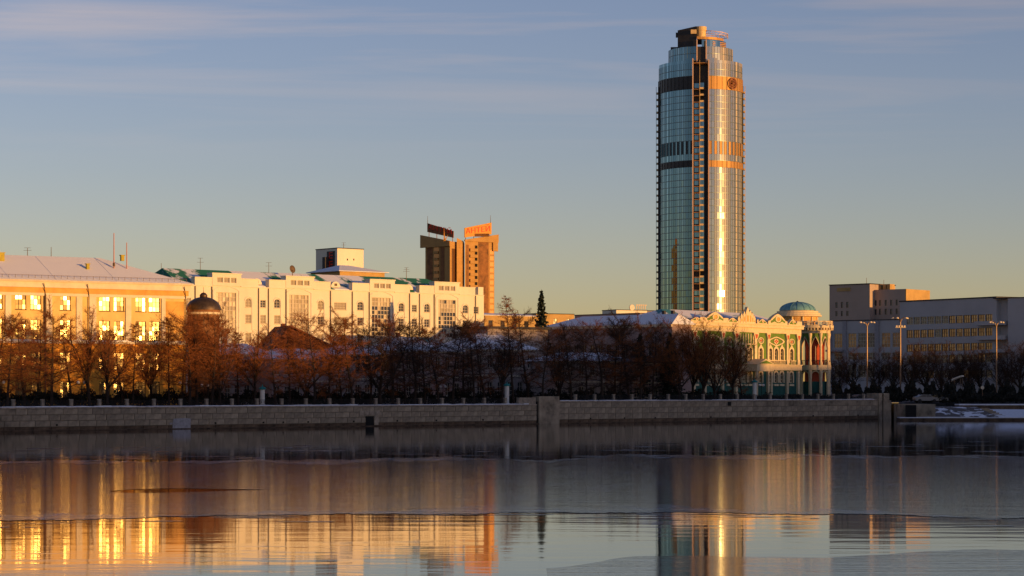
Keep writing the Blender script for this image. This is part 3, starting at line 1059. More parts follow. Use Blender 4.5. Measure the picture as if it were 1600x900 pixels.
for px in (388, 433, 501, 563, 627, 667, 727):
    u_ = fw.u(px)
    w_ = 0.92
    m = MB()
    for t in range(8):
        a0, a1 = math.pi * t / 8, math.pi * (t + 1) / 8
        zc_ = zU1 - .5
        m.front([(u_ + .72 * math.cos(a0), zc_ + .72 * math.sin(a0)), (u_ + .86 * math.cos(a0), zc_ + .86 * math.sin(a0)),
                 (u_ + .86 * math.cos(a1), zc_ + .86 * math.sin(a1)), (u_ + .72 * math.cos(a1), zc_ + .72 * math.sin(a1))], -0.09, 0)
    m.box(u_ + .72, u_ + .86, -0.09, 0, zM0 - 1.2, zc_)
    m.build('hood_mould', M['trim_white'], wb)
for px in (304.5, 330.5, 403.5, 419, 446.5, 516, 550, 576.5, 639.5, 655, 678, 742.5):
    u_ = fw.u(px)
    MB().tube((u_, -0.16, 0.3), (u_, -0.16, zC - .2), 0.075, None, 5).build('drainpipe', M['pipe'], wb)
# roof with half-round dormers
rise = fw.z(300, 420, 7.5) - zC
roof = hip_roof(UA, UB - 2.0, 0.9, 14.5, zC + .15, rise * .93, 1.2, 6.5, 0.3)
wr_ = roof.build('roof', M['roof_snow_green'], wb)
for px in (398, 521, 635):
    u_ = fw.u(px, 1.6)
    m = MB()
    pts = [(u_ + 1.05 * math.cos(math.pi * t / 10), zC + .55 + 1.0 * math.sin(math.pi * t / 10)) for t in range(11)]
    m.front(pts, 0.9, 4.0)
    dm = m.build('dormer', M['stucco_white'], wr_)
    MB().box(u_ - .3, u_ + .3, 0.86, 0.9, zC + .75, zC + 1.2).build('vent', M['frame_dark'], wb)
MB().box(UB - 1.5, UB - .2, -0.1, 1.2, zC + .01, zC + 1.5).build('end_pier', M['stucco_white'], wb)

for k, (px, y0, y1, lab, nb_) in enumerate((
        (313, 403, 421, 'thin aerial at the left end of the green roof', 2), (420, 410, 425, 'thin aerial in the middle of the green roof', 2),
        (635, 418, 434, 'broad crossbar aerial on the roof right of the box tower', 3), (252, 411, 428, 'thin aerial behind the yellow building roof', 0),
        (43, 387, 398, 'small aerial at the left end of the snowy roof', 2), (80, 386, 399, 'bare whip aerial on the snowy roof ridge', 0))):
    antenna(px, y0, y1, 420 if px > 240 else 352, lab, nb_, 0.06)
ds = thing('satellite_dish', 'dark satellite dish standing on the green roof', 'dish', at(457, 427, 418))
m = MB()
m.lathe([(0.05, -0.22), (0.4, -0.16), (0.72, 0.0), (0.72, 0.03), (0.4, -0.12), (0.02, -0.18)], 16)
o = m.build('reflector', M['pipe'], ds, (0, 0, 0.75), (R(78), 0, R(52)), True)
MB().tube((0, 0, -1.0), (0, 0, 0.6), 0.07, None, 6).build('stand', M['pipe'], ds)

# ------------------------------------------------------------------ domed turret between the two
M['stucco_turret'] = plain('stucco_turret', (0.26, 0.12, 0.05), 0.9, var=0.3, scale=0.8)
tp = at(318, 600, 357)
tu = thing('domed_turret', 'round turret with dark dome and ball finial between yellow and white buildings', 'turret', (tp.x, tp.y, G))
k_ = 357 / F
zt = lambda py: CH + (YH - py) * k_ - G
m = MB().lathe([(2.45, 0), (2.45, zt(489)), (2.62, zt(488)), (2.62, zt(484.5)), (0.2, zt(484))], 28)
m.build('drum', M['stucco_turret'], tu, smooth=False)
MB().lathe([(2.47, zt(492)), (2.75, zt(491.5)), (2.8, zt(488.2)), (2.5, zt(488))], 28).build('cornice', M['trim_pale'], tu)
prof = []
for i in range(11):
    a = i / 10 * math.pi / 2
    prof.append((2.72 * math.cos(a) + 0.02, zt(484.5) + 2.05 * math.sin(a)))
MB().lathe(prof, 28).build('dome', M['dome_dark'], tu, smooth=True)
MB().lathe([(0.02, zt(456.8)), (0.35, zt(458)), (0.6, zt(461)), (0.6, zt(464)), (0.35, zt(466.5)), (0.3, zt(468))], 16).build('finial', M['dome_dark'], tu, smooth=True)
MB().tube((0, 0, zt(458)), (0, 0, zt(448)), 0.05, 0.02, 5).build('spike', M['pipe'], tu)
for az in (-62, -22, 18, 58):
    x_, y_ = 2.43 * math.sin(R(az)), -2.43 * math.cos(R(az))
    for zz in (zt(507), zt(545)):
        o = window(tu, 0, 0, 0.8, 1.9, 2, 3, arch=True, frame='frame_dark', wallfill='stucco_turret', glass='window', sill=True, rec=.05)
        o.location = (x_ - .4 * math.cos(R(az)), y_ - .4 * math.sin(R(az)), zz)
        o.rotation_euler = (0, 0, R(az))
# ------------------------------------------------------------------ glass skyscraper
TD = 1150.0
tp = at(1095, 609, TD)
tw = thing('glass_skyscraper', 'tall blue and gold glass skyscraper with curved faces and stepped crown', 'skyscraper', (tp.x, tp.y, G), R(-4.7))
kt = TD / F
tz = lambda py: CH + (YH - py) * kt - G

def tower_glass(name, lo, hi):
    """coated curtain-wall glass; each pane takes its own tone"""
    m, n, l, b = new_mat(name)
    b.inputs['Metallic'].default_value = 0.92
    b.inputs['Roughness'].default_value = 0.05
    ge = n.new('ShaderNodeNewGeometry')
    c = ramp(n, l, ge.outputs['Random Per Island'], [(0.0, lo), (0.55, tuple((a + b_) / 2 for a, b_ in zip(lo, hi))), (0.9, hi), (1.0, tuple(min(1, x * 1.5) for x in hi))])
    l.new(c, b.inputs['Base Color'])
    return m
def sunlit_tower_glass():
    """the same coated glass with the warm glow of the sunlit face put into its pane colours"""
    m, n, l, b = new_mat('tower_glass_sunlit')
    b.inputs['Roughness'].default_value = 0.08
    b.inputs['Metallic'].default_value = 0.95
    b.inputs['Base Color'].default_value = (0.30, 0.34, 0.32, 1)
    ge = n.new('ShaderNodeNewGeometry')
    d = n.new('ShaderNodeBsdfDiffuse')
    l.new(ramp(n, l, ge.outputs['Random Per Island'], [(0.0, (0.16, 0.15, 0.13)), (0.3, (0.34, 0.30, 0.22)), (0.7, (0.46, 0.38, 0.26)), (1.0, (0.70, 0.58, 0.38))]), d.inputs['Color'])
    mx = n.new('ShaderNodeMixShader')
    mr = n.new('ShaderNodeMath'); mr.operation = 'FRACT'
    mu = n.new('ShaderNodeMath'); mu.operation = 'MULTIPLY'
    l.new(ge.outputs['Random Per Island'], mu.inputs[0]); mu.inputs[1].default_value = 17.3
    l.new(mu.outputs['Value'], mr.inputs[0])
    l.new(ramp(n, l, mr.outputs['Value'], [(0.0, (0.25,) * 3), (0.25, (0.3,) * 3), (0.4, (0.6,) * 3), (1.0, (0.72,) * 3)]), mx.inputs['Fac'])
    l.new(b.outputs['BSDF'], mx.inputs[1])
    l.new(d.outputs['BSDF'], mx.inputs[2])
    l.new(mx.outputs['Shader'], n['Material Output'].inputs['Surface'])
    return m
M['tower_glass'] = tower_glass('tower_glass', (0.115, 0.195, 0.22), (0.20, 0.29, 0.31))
M['tower_glass_sunlit'] = sunlit_tower_glass()
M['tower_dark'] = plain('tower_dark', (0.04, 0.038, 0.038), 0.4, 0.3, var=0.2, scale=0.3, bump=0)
M['tower_bronze'] = plain('tower_bronze', (0.46, 0.25, 0.08), 0.55, 0.25, var=0.25, scale=0.6, bump=0, stretch=(1, 1, 0.05))
M['tower_fin'] = plain('tower_fin', (0.66, 0.44, 0.32), 0.5, 0.1, var=0.1, scale=0.3, bump=0)
M['tower_slab'] = plain('tower_slab', (0.62, 0.45, 0.22), 0.6, 0.1, var=0.15, scale=0.5, bump=0)
M['tower_mullion'] = plain('tower_mullion', (0.16, 0.20, 0.21), 0.4, 0.5, var=0.1, scale=0.5, bump=0)

def arc(a, b, sag, n):
    """points from a to b on an arc that bulges to the outside (towards -y)"""
    a, b = Vector(a), Vector(b)
    ch = b - a
    L = ch.length
    rad = (L * L / 4 + sag * sag) / (2 * sag)
    mid = (a + b) / 2
    nrm = Vector((-ch.y, ch.x)).normalized()
    if nrm.y > 0: nrm = -nrm
    cen = mid + nrm * (sag - rad)
    a0 = math.atan2(a.y - cen.y, a.x - cen.x)
    a1 = math.atan2(b.y - cen.y, b.x - cen.x)
    da = (a1 - a0 + math.pi) % (2 * math.pi) - math.pi
    return [(cen.x + rad * math.cos(a0 + da * i / n), cen.y + rad * math.sin(a0 + da * i / n)) for i in range(n + 1)]

NP = 20
ARC_L = arc((-3.9, 0.6), (-21.2, 20.0), 2.9, NP)
ARC_R = arc((4.1, 0.6), (21.0, 20.0), 4.3, NP)
FH = 3.2
zTop = tz(98)
NF = int(zTop / FH)
FH = zTop / NF

def floor_mesh(pts, h, seed, kind):
    rnd = random.Random(seed)
    glass, mull = MB(), MB()
    left = pts[-1][0] < 0
    for i in range(len(pts) - 1):
        (x0, y0), (x1, y1) = pts[i], pts[i + 1]
        if left: (x0, y0), (x1, y1) = (x1, y1), (x0, y0)
        dx, dy = x1 - x0, y1 - y0
        L = math.hypot(dx, dy)
        nx, ny = dy / L, -dx / L
        if kind == 'glass':
            ta, tb = R(rnd.gauss(0, 0.4)) * L / 2, R(rnd.gauss(0, 0.2)) * h / 2
            if rnd.random() < 0.10: ta += R(rnd.choice((-3, 3))) * L / 2      # a vent standing ajar
            g = lambda x, y, o: (x + nx * o, y + ny * o)
            p = [(*g(x0, y0, -ta - tb), 0.28), (*g(x1, y1, ta - tb), 0.28), (*g(x1, y1, ta + tb), h - .02), (*g(x0, y0, -ta + tb), h - .02)]
            glass.quad(*p)
            mull.quad((x0, y0, 0.0), (x1, y1, 0.0), (x1, y1, .28), (x0, y0, .28))
            mull.quad((x0 + nx * .12, y0 + ny * .12, 0.1), (x1 + nx * .12, y1 + ny * .12, 0.1), (x1 + nx * .12, y1 + ny * .12, .24), (x0 + nx * .12, y0 + ny * .12, .24))
        else:
            o = 0.25 if (kind == 'louvre' or i % 2 == 0) else 0.0
            glass.mi = 1 if (kind == 'stripe' and i % 2) else 0
            glass.quad((x0 + nx * o, y0 + ny * o, 0), (x1 + nx * o, y1 + ny * o, 0), (x1 + nx * o, y1 + ny * o, h), (x0 + nx * o, y0 + ny * o, h))
            if i % 2: glass.quad((x0, y0, 0), (x0 + nx * .45, y0 + ny * .45, 0), (x0 + nx * .45, y0 + ny * .45, h), (x0, y0, h))
        mull.tube((x0 + nx * .06, y0 + ny * .06, 0), (x0 + nx * .06, y0 + ny * .06, h), 0.06, None, 4, False)
    return glass, mull

def kind_of(z):
    y = YH - ((z + FH / 2 + G - CH) / kt)
    if 119 < y < 139 or 245.5 < y < 264: return 'louvre'
    if 216 < y < 236: return 'stripe'
    return 'glass'
tc_ = {}
for side, pts in (('l', ARC_L), ('r', ARC_R)):
    for k in range(NF):
        kd = kind_of(k * FH)
        key = (side, kd, (k * 7 + k // 13) % 17)
        if key not in tc_:
            g, mu = floor_mesh(pts, FH, str(key), kd)
            mat = M['tower_glass' if side == 'l' else 'tower_glass_sunlit'] if kd == 'glass' else M['tower_dark' if side == 'l' else 'tower_bronze']  # left louvres: the unlit face's shade put into a near-black colour
            mats_ = [mat, M['tower_glass' if side == 'l' else 'tower_glass_sunlit']]
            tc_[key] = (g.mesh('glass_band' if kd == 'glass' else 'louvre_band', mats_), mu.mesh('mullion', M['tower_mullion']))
        a, b = tc_[key]
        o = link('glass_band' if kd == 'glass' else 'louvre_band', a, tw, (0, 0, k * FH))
        link('mullion', b, o)
# core behind the curtain wall, rear faces, floors seen in the recess
back = [(x, 41.2 - y) for x, y in ARC_R][::-1] + [(x, 41.2 - y) for x, y in ARC_L]
body = MB()
inner = [(x * .97, y + .5) for x, y in ARC_L[::-1]] + [(-3.5, 5.2), (3.7, 5.2)] + [(x * .97, y + .5) for x, y in ARC_R] + [(x * .97, y - .5) for x, y in back]
body.plan(inner, 0, zTop - .1)
body.build('core', M['tower_dark'], tw)
rg = MB()
bk = [(21.0, 20.6)] + back + [(-21.2, 20.6)]
for i in range(len(bk) - 1):
    (x0, y0), (x1, y1) = bk[i], bk[i + 1]
    rg.quad((x0, y0, 0), (x1, y1, 0), (x1, y1, zTop), (x0, y0, zTop))
rg.build('rear_glazing', M['tower_glass'], tw)
# corner fins and the edge balconies at the silhouettes
for x_, y_, w_ in ((-3.95, -0.1, .55), (3.95, -0.1, .55)):
    MB().box(x_ - w_ / 2, x_ + w_ / 2, y_, y_ + 4.8, 0, tz(91) if x_ < 0 else tz(93)).build('fin', M['tower_fin'], tw)
zS = tz(127)
edge = {}
for sx, x0 in ((-1, -21.2), (1, 21.0)):
    MB().box(min(x0, x0 + sx * .5), max(x0, x0 + sx * .5), 19.6, 22, 0, zS).build('edge_column', M['tower_dark'], tw)
    MB().box(min(x0 + sx * 1.25, x0 + sx * 1.5), max(x0 + sx * 1.25, x0 + sx * 1.5), 19.6, 22, 0, zS).build('edge_glazing', M['tower_fin' if sx > 0 else 'tower_glass'], tw)  # right strip: sunlight put into its warm colour
    me = MB().box(min(x0 + sx * .5, x0 + sx * 1.25), max(x0 + sx * .5, x0 + sx * 1.25), 19.4, 22, 0, 0.9).mesh('balcony', M['tower_slab'])
    for k in range(int(zS / FH)):
        link('balcony', me, tw, (0, 0, k * FH))
# recess: a glazed stair shaft with slabs, dark gap at its right
bs = MB()
bs.box(-0.5, 1.7, 1.2, 4.2, 0, 0.95)
bs.box(-3.3, -0.5, 2.6, 4.6, 0, 0.35)
bm = bs.mesh('slab', M['tower_slab'])
pn = {}
for v_ in range(6):
    rnd = random.Random(v_)
    g = MB()
    for x0, x1, y in ((-3.2, -1.9, 4.0), (-1.85, -.6, 4.0), (-.4, .6, 1.6), (.65, 1.6, 1.6)):
        t = R(rnd.gauss(0, 2.5))
        g.quad((x0, y - t, .95), (x1, y + t, .95), (x1, y + t, FH), (x0, y - t, FH))
    pn[v_] = g.mesh('stair_glazing', M['tower_glass'])
for k in range(int(tz(128) / FH)):
    s_ = link('slab', bm, tw, (0, 0, k * FH))
    if rs.random() < 0.85: setp(link('stair_glazing', pn[rs.randrange(6)], s_), kind='stuff')
MB().box(-.62, -.42, 1.0, 4.5, 0, tz(93)).build('shaft_fin', M['tower_slab'], tw)
# roof terrace of the shaft: lower stair block ends, shoulder parapets
for pts, s_ in ((ARC_L, -1), (ARC_R, 1)):
    sh = MB()
    for i in range(NP):
        (x0, y0), (x1, y1) = pts[i], pts[i + 1]
        h = 1.6 if 2 < i else 2.6
        sh.quad((x0, y0, zTop), (x1, y1, zTop), (x1, y1, zTop + h), (x0, y0, zTop + h))
    sh.build('shoulder_parapet', M['tower_glass' if s_ < 0 else 'tower_glass_sunlit'], tw)
MB().plan([(x * .99, y + .2) for x, y in ARC_L[::-1]] + [(x * .99, y + .2) for x, y in ARC_R] + [(x * .97, y - .5) for x, y in back], zTop - .05, zTop + .25).build('shoulder_roof', M['tower_bronze'], tw)
# crown drum
CA_L = arc((-2.3, 4.6), (-16.3, 19.5), 3.4, 14)
CA_R = arc((2.6, 4.6), (16.2, 19.5), 3.4, 14)
zD0, zD1 = tz(93), tz(70)
for pts in (CA_L, CA_R):
    for kk, (za, zb) in enumerate(((zD0, (zD0 + zD1) / 2), ((zD0 + zD1) / 2, zD1))):
        g, mu = floor_mesh(pts, zb - za, str(pts[0]) + str(kk), 'glass')
        o = g.build('crown_glazing', M['tower_glass' if pts is CA_L else 'tower_glass_sunlit'], tw, (0, 0, za))
        mu.build('mullion', M['tower_mullion'], o)
cb = [(x, 40 - y) for x, y in CA_R][::-1] + [(x, 40 - y) for x, y in CA_L]
drum = [(x * .97, y + .4) for x, y in CA_L[::-1]] + [(x * .97, y + .4) for x, y in CA_R] + cb
MB().plan(drum, zTop, zD1 - .1).build('crown_core', M['tower_dark'], tw)
MB().plan([(x * 1.02, y - .3) for x, y in CA_R] + [(2.6, 20)], zTop + .3, zD0 - .6).build('crown_base', M['tower_bronze'], tw)
for x_ in (-1.9, 2.7):
    MB().box(x_ - .25, x_ + .25, 3.6, 5.0, zTop, tz(60)).build('crown_fin', M['tower_fin'], tw)
# plant rooms, stair head, helipad with lattice rim
MB().box(-15.2, -9.0, 14, 26, zD1 - .1, tz(66.5)).build('plant_room', M['tower_dark'], tw)
MB().plan([(-11.6, 9), (-2.2, 5.6), (-2.2, 24), (-11.6, 24)], zD1 - .1, [tz(42.5), tz(38), tz(38), tz(42.5)]).build('stair_head', M['tower_dark'], tw)
MB().box(-12.6, -11.5, 11, 13.5, tz(52), tz(45)).build('duct', M['tower_dark'], tw)
MB().box(-5.0, -2.1, 5.2, 5.5, tz(50), tz(43.5)).build('hatch', M['tower_slab'], tw)
MB().lathe([(2.7, tz(55)), (2.7, tz(44)), (2.9, tz(43.5)), (2.9, tz(37.5)), (0.1, tz(36.3))], 20, 0.0, 9.5).build('lift_tower', M['tower_slab'], tw)
MB().plan(arc((-2.0, 4.8), (11.5, 14), 2.6, 8) + [(11.5, 24), (-2, 24)], tz(58.5), tz(54.5)).build('upper_deck', M['tower_bronze'], tw)
MB().plan(arc((0.5, 6.0), (12.6, 16.5), 2.6, 8) + [(12.6, 24), (0.5, 24)], zD1 - .05, tz(58.6)).build('upper_room', M['tower_glass'], tw)
lv = MB()
for zz in (tz(67.5), tz(65), tz(62.5)):
    lv.plan([(6.0, 7.4), (12.4, 13.2), (12.8, 14.6), (5.8, 8.4)], zz, zz + .35)
lv.build('louvre', M['tower_bronze'], tw)
hp = MB()
n_ = 22
rim0 = [(6.3 + 7.4 * math.cos(2 * math.pi * i / n_), 15 + 7.4 * math.sin(2 * math.pi * i / n_)) for i in range(n_)]
for i in range(n_):
    a, b = rim0[i], rim0[(i + 1) % n_]
    z0, z1 = tz(49.5), tz(45.0)
    dz = lambda p: (6.3 - p[0]) * 0.10
    hp.tube((*a, z0 + dz(a)), (*b, z0 + dz(b)), .14, None, 4)
    hp.tube((*a, z1 + dz(a)), (*b, z1 + dz(b)), .18, None, 4)
    hp.tube((*a, z0 + dz(a)), (*b, z1 + dz(b)), .10, None, 4)
    hp.tube((*a, z0 + dz(a)), (*a, z1 + dz(a)), .12, None, 4)
    if i % 3 == 0: hp.tube((*a, tz(55)), (*a, z0 + dz(a)), .12, None, 4)
hp.build('helipad_truss', M['tower_fin'], tw)
# emblem on the upper gold band: ring with a slanted double-bowed letter
i_ = 9
(x0, y0), (x1, y1) = ARC_R[i_], ARC_R[i_ + 1]
lx, ly = (x0 + x1) / 2, (y0 + y1) / 2
ang = math.atan2(y1 - y0, x1 - x0)
em = MB()
def disc(r, n=24): return [(r * math.cos(2 * math.pi * i / n), r * math.sin(2 * math.pi * i / n)) for i in range(n)]
em.ring(disc(2.9), disc(2.35), -0.35, 0.0)
em.ring([(x, z) for x, z in disc(1.95)][:], [(x, z) for x, z in disc(1.72)], -0.3, 0.0)
em.front([(-1.0, -1.5), (-.55, -1.5), (.25, 1.5), (-.2, 1.5)], -0.42, 0)
for cx_, cz_, r_ in ((.45, .75, .72), (.05, -.7, .85)):
    em.ring([(cx_ + r_ * x / 1.0, cz_ + r_ * z) for x, z in disc(1.0, 14)], [(cx_ + r_ * .6 * x, cz_ + r_ * .6 * z) for x, z in disc(1.0, 14)], -0.42, 0)
M['emblem'] = plain('emblem', (0.22, 0.07, 0.03), 0.6, var=.1, scale=1, bump=0)
em.build('emblem', M['emblem'], tw, (lx + math.sin(ang) * .8, ly - math.cos(ang) * .8, tz(128.5)), (0, 0, ang))

# ------------------------------------------------------------------ twin-winged brown tower with slanted sign boards
AD = 1146.0
ka = AD / F
az_ = lambda py: CH + (YH - py) * ka - G
ap = at(715, 609, AD)
an = thing('sign_tower', 'brown two-winged tower block with slanted red lettered roof signs', 'tower', (ap.x, ap.y, G), 0)
def ax(px): return (px - 715) * ka
M['ant_wall'] = plain('ant_wall', (0.48, 0.27, 0.085), 0.8, var=0.12, scale=0.3)
M['ant_brown'] = plain('ant_brown', (0.26, 0.105, 0.03), 0.7, var=0.35, scale=0.5)
M['ant_glass'] = glass_mat('ant_glass', (0.30, 0.14, 0.05), 0.2, metal=0.6)
M['ant_sign'] = plain('ant_sign', (0.62, 0.28, 0.04), 0.6, var=0.08, scale=0.4)
M['ant_red'] = plain('ant_red', (0.70, 0.035, 0.01), 0.5, var=0.05, scale=1)
tl0, tl1 = az_(366), az_(377)
# left wing: face turned away from the sun
pl = [(ax(663), 13.5), (ax(703), 0.0), (ax(714), 5.0), (ax(714), 24), (ax(663), 26)]
MB().plan(pl, 0, [tl0, tl1, tl1, tl1, tl0]).build('left_wing', M['ant_wall'], an)
def on_face(p, q, f0, f1, z0, z1, out=0.15, zs=None):
    """corner points of a slab lying on the vertical face p-q between fractions f0 and f1"""
    dx, dy = q[0] - p[0], q[1] - p[1]
    L = math.hypot(dx, dy)
    nx, ny = dy / L * out, -dx / L * out
    a = (p[0] + dx * f0, p[1] + dy * f0); b = (p[0] + dx * f1, p[1] + dy * f1)
    return [(a[0] + nx, a[1] + ny), (b[0] + nx, b[1] + ny), b, a]
m = MB()
m.plan(on_face(pl[0], pl[1], -.16, 1.03, 0, 0, .9), 0, 0) if False else None
cl = on_face(pl[0], pl[1], -.16, 1.04, 0, 0, .9)
m.plan(cl, tl1 - 2.4, [tl0 + .6, tl1 + .1, tl1 + .1, tl0 + .6])
m.build('left_cornice', M['ant_wall'], an)
for f0, f1, mt in ((.08, .30, 'ant_brown'), (.36, .56, 'ant_glass'), (.62, .78, 'ant_brown')):
    MB().plan(on_face(pl[0], pl[1], f0, f1, 0, 0, .12), 0, tl1 - 2.6).build('strip', M[mt], an)
lo = MB().plan(on_face(pl[0], pl[1], .38, .54, 0, 0, .7), 0, 1.3).mesh('loggia', M['ant_wall'])
for k in range(22): link('loggia', lo, an, (0, 0, k * 3.3 + 1))
MB().plan(on_face(pl[1], pl[2], .25, .95, 0, 0, .15), 0, tl1 - 3.5).build('strip', M['ant_glass'], an)
# middle strip
pm_ = [(ax(713.5), 2.6), (ax(724), 6.4), (ax(724), 22), (ax(713.5), 22)]
MB().plan(pm_, 0, [az_(371), az_(376), az_(376), az_(371)]).build('middle_strip', M['ant_wall'], an)
# right wing
pr_ = [(ax(726), 5.0), (ax(772), 15.0), (ax(768), 28), (ax(726), 26)]
MB().plan(pr_, 0, [az_(374), az_(365), az_(365), az_(374)]).build('right_wing', M['ant_wall'], an)
MB().plan(on_face(pr_[0], pr_[1], -.02, 1.12, 0, 0, .8), az_(376), [az_(373.5), az_(363), az_(363), az_(373.5)]).build('right_cornice', M['ant_wall'], an)
MB().plan(on_face(pr_[0], pr_[1], .93, 1.1, 0, 0, .8), az_(390), az_(376)).build('corner_box', M['ant_wall'], an)
for f0, f1, mt, zt_ in ((.05, .13, 'ant_brown', az_(381)), (.46, .80, 'ant_brown', az_(375.5))):
    MB().plan(on_face(pr_[0], pr_[1], f0, f1, 0, 0, .14), 0, zt_).build('strip', M[mt], an)
lo = MB().plan(on_face(pr_[0], pr_[1], .16, .40, 0, 0, .8), 0, 1.5).mesh('loggia', M['ant_wall'])
wn_ = MB().plan(on_face(pr_[0], pr_[1], .34, .42, 0, 0, .2), 0, 1.7).mesh('opening', M['hole'])
wr2 = MB().plan(on_face(pr_[0], pr_[1], .84, .97, 0, 0, .12), 0, 2.0).mesh('window', M['ant_glass'])
for k in range(22):
    z_ = az_(382) - (k + 1) * 3.05
    if z_ < 0: break
    link('loggia', lo, an, (0, 0, z_)); link('opening', wn_, an, (0, 0, z_ + 1.4)); link('window', wr2, an, (0, 0, z_ - 1))
# sign boards on struts
def sign(px0, px1, yt0, yt1, yb0, yb1, d0, d1, mat, txtmat, txt):
    a, b = (ax(px0), d0), (ax(px1), d1)
    m = MB().plan(on_face(a, b, 0, 1, 0, 0, .4), 0, 0) if False else MB()
    q = on_face(a, b, 0, 1, 0, 0, .4)
    vs = [(*q[0], az_(yb0)), (*q[1], az_(yb1)), (*q[2], az_(yb1)), (*q[3], az_(yb0)), (*q[0], az_(yt0)), (*q[1], az_(yt1)), (*q[2], az_(yt1)), (*q[3], az_(yt0))]
    m.add(vs, [(0, 3, 2, 1), (4, 5, 6, 7), (0, 1, 5, 4), (1, 2, 6, 5), (2, 3, 7, 6), (3, 0, 4, 7)])
    sb = m.build('sign_board', mat, an)
    st_ = MB()
    for f in (.05, .35, .65, .95):
        x_, y_ = a[0] + (b[0] - a[0]) * f, a[1] + (b[1] - a[1]) * f
        st_.tube((x_, y_ + .3, az_(378)), (x_, y_ + .3, az_(yb0 + (yb1 - yb0) * f)), .22, None, 4)
    st_.build('strut', M['ant_brown'], an)
    cu = bpy.data.curves.new('lettering', 'FONT')
    cu.body = txt
    cu.size = 1.0
    cu.extrude = 0.06
    to = bpy.data.objects.new('lettering', cu)
    COL.objects.link(to)
    dg = bpy.context.evaluated_depsgraph_get()
    me = bpy.data.meshes.new_from_object(to.evaluated_get(dg))
    bpy.data.objects.remove(to)
    me.name = 'lettering'
    me.materials.clear(); me.materials.append(txtmat)
    xs = [v.co.x for v in me.vertices]
    W_ = max(xs) - min(xs)
    L = math.hypot(b[0] - a[0], b[1] - a[1])
    slope = ((az_(yt1) - az_(yt0)))
    hgt = abs(az_(yt0) - az_(yb0)) * .56
    for v in me.vertices:
        f = .04 + (v.co.x - min(xs)) / W_ * .90
        zz = az_(yb0) + (az_(yb1) - az_(yb0)) * f + abs(az_(yt0) - az_(yb0)) * .36 + v.co.y / .72 * hgt
        nx, ny = (b[1] - a[1]) / L, -(b[0] - a[0]) / L
        o = .5 + v.co.z
        v.co = Vector((a[0] + (b[0] - a[0]) * f + nx * o, a[1] + (b[1] - a[1]) * f + ny * o, zz))
    l_ = link('lettering', me, sb)
    return sb
sign(667, 709, 346, 361, 360, 371.5, 11.8, 1.0, M['ant_brown'], M['ant_red'], '\u0410\u041d\u0422\u0415\u0419')
sign(725, 767, 355, 344.5, 370, 363, 5.4, 14.0, M['ant_sign'], M['ant_red'], '\u0410\u041d\u0422\u0415\u0419')
m = MB()
m.front([(ax(693), az_(377)), (ax(696), az_(377)), (ax(694), az_(356))], -1.2, -.6)
m.front([(ax(694), az_(376)), (ax(700), az_(367)), (ax(696), az_(377))], -1.4, -.7)
m.build('star_ornament', M['ant_sign'], an)
for px, y0, y1 in ((667, 335, 347), (766, 334, 346)):
    MB().tube((ax(px), 11, az_(y1)), (ax(px), 11, az_(y0)), .14, .08, 5).build('mast', M['pipe'], an)
MB().box(ax(741), ax(764), 8.2, 8.5, az_(368), az_(363.2)).build('strip_sign', M['ant_brown'], an, (0, 0, 0), (0, 0, 0))
# ------------------------------------------------------------------ ornate green and cream palace
fp = Frame(1084, 415, 53)
pa = fp.root('ornate_palace', 'ornate green and cream palace with gables and blue domed corner rotunda', 'palace')
def pu(px): return fp.u(px)
def pz(py, px=1212): return fp.z(px, py)
zCor = fp.z(1212, 513.5)           # bottom of main cornice
zPar = fp.z(1212, 509)             # top of main cornice
zBelt0, zBelt1 = pz(579), pz(571)
uL, uR = pu(1052), pu(1250)
KU = .238                          # metres along the facade per photo pixel
BW = []     # (px, width px, kind)
for base in (1113, 1212):
    sc_ = 1.0 if base == 1212 else 1.08
    for dx in (-24, -9, 0, 9, 24):
        BW.append((base + dx * sc_, 5.2 * sc_))
BW += [(1156, 4.2), (1164.5, 4.2), (1172, 4.0), (1066, 5), (1078, 5)]
holes, up, lowr = [], [], []
zU0, zU1 = pz(567), pz(544.5)
zD0_, zD1_ = pz(598), pz(581.5)
for px, w_ in BW:
    a, b = pu(px - w_ / 2), pu(px + w_ / 2)
    holes.append((a, b, zU0, zU1)); up.append((a, b))
    holes.append((a, b, zD0_, zD1_)); lowr.append((a, b))
m = MB()
wall_holes(m, uL, uR, zBelt0, zCor, [h for h in holes if h[2] > zBelt0], rec=.25)
shell(m, uL, uR, 13, 0, zCor)
m.build('upper_wall', M['palace_green'], pa)
m = MB()
wall_holes(m, uL, uR, 0, zBelt0, [h for h in holes if h[2] < zBelt0], rec=.25)
m.build('lower_wall', M['palace_teal'], pa)
for a, b in up:
    window(pa, a, zU0, b - a, zU1 - zU0, 2, 4, arch=True, frame='palace_cream', wallfill='palace_cream', bar=.05, sill=False, rec=.2)
for a, b in lowr:
    window(pa, a, zD0_, b - a, zD1_ - zD0_, 2, 3, arch=True, frame='palace_cream', wallfill='palace_cream', bar=.07, sill=False, rec=.2)
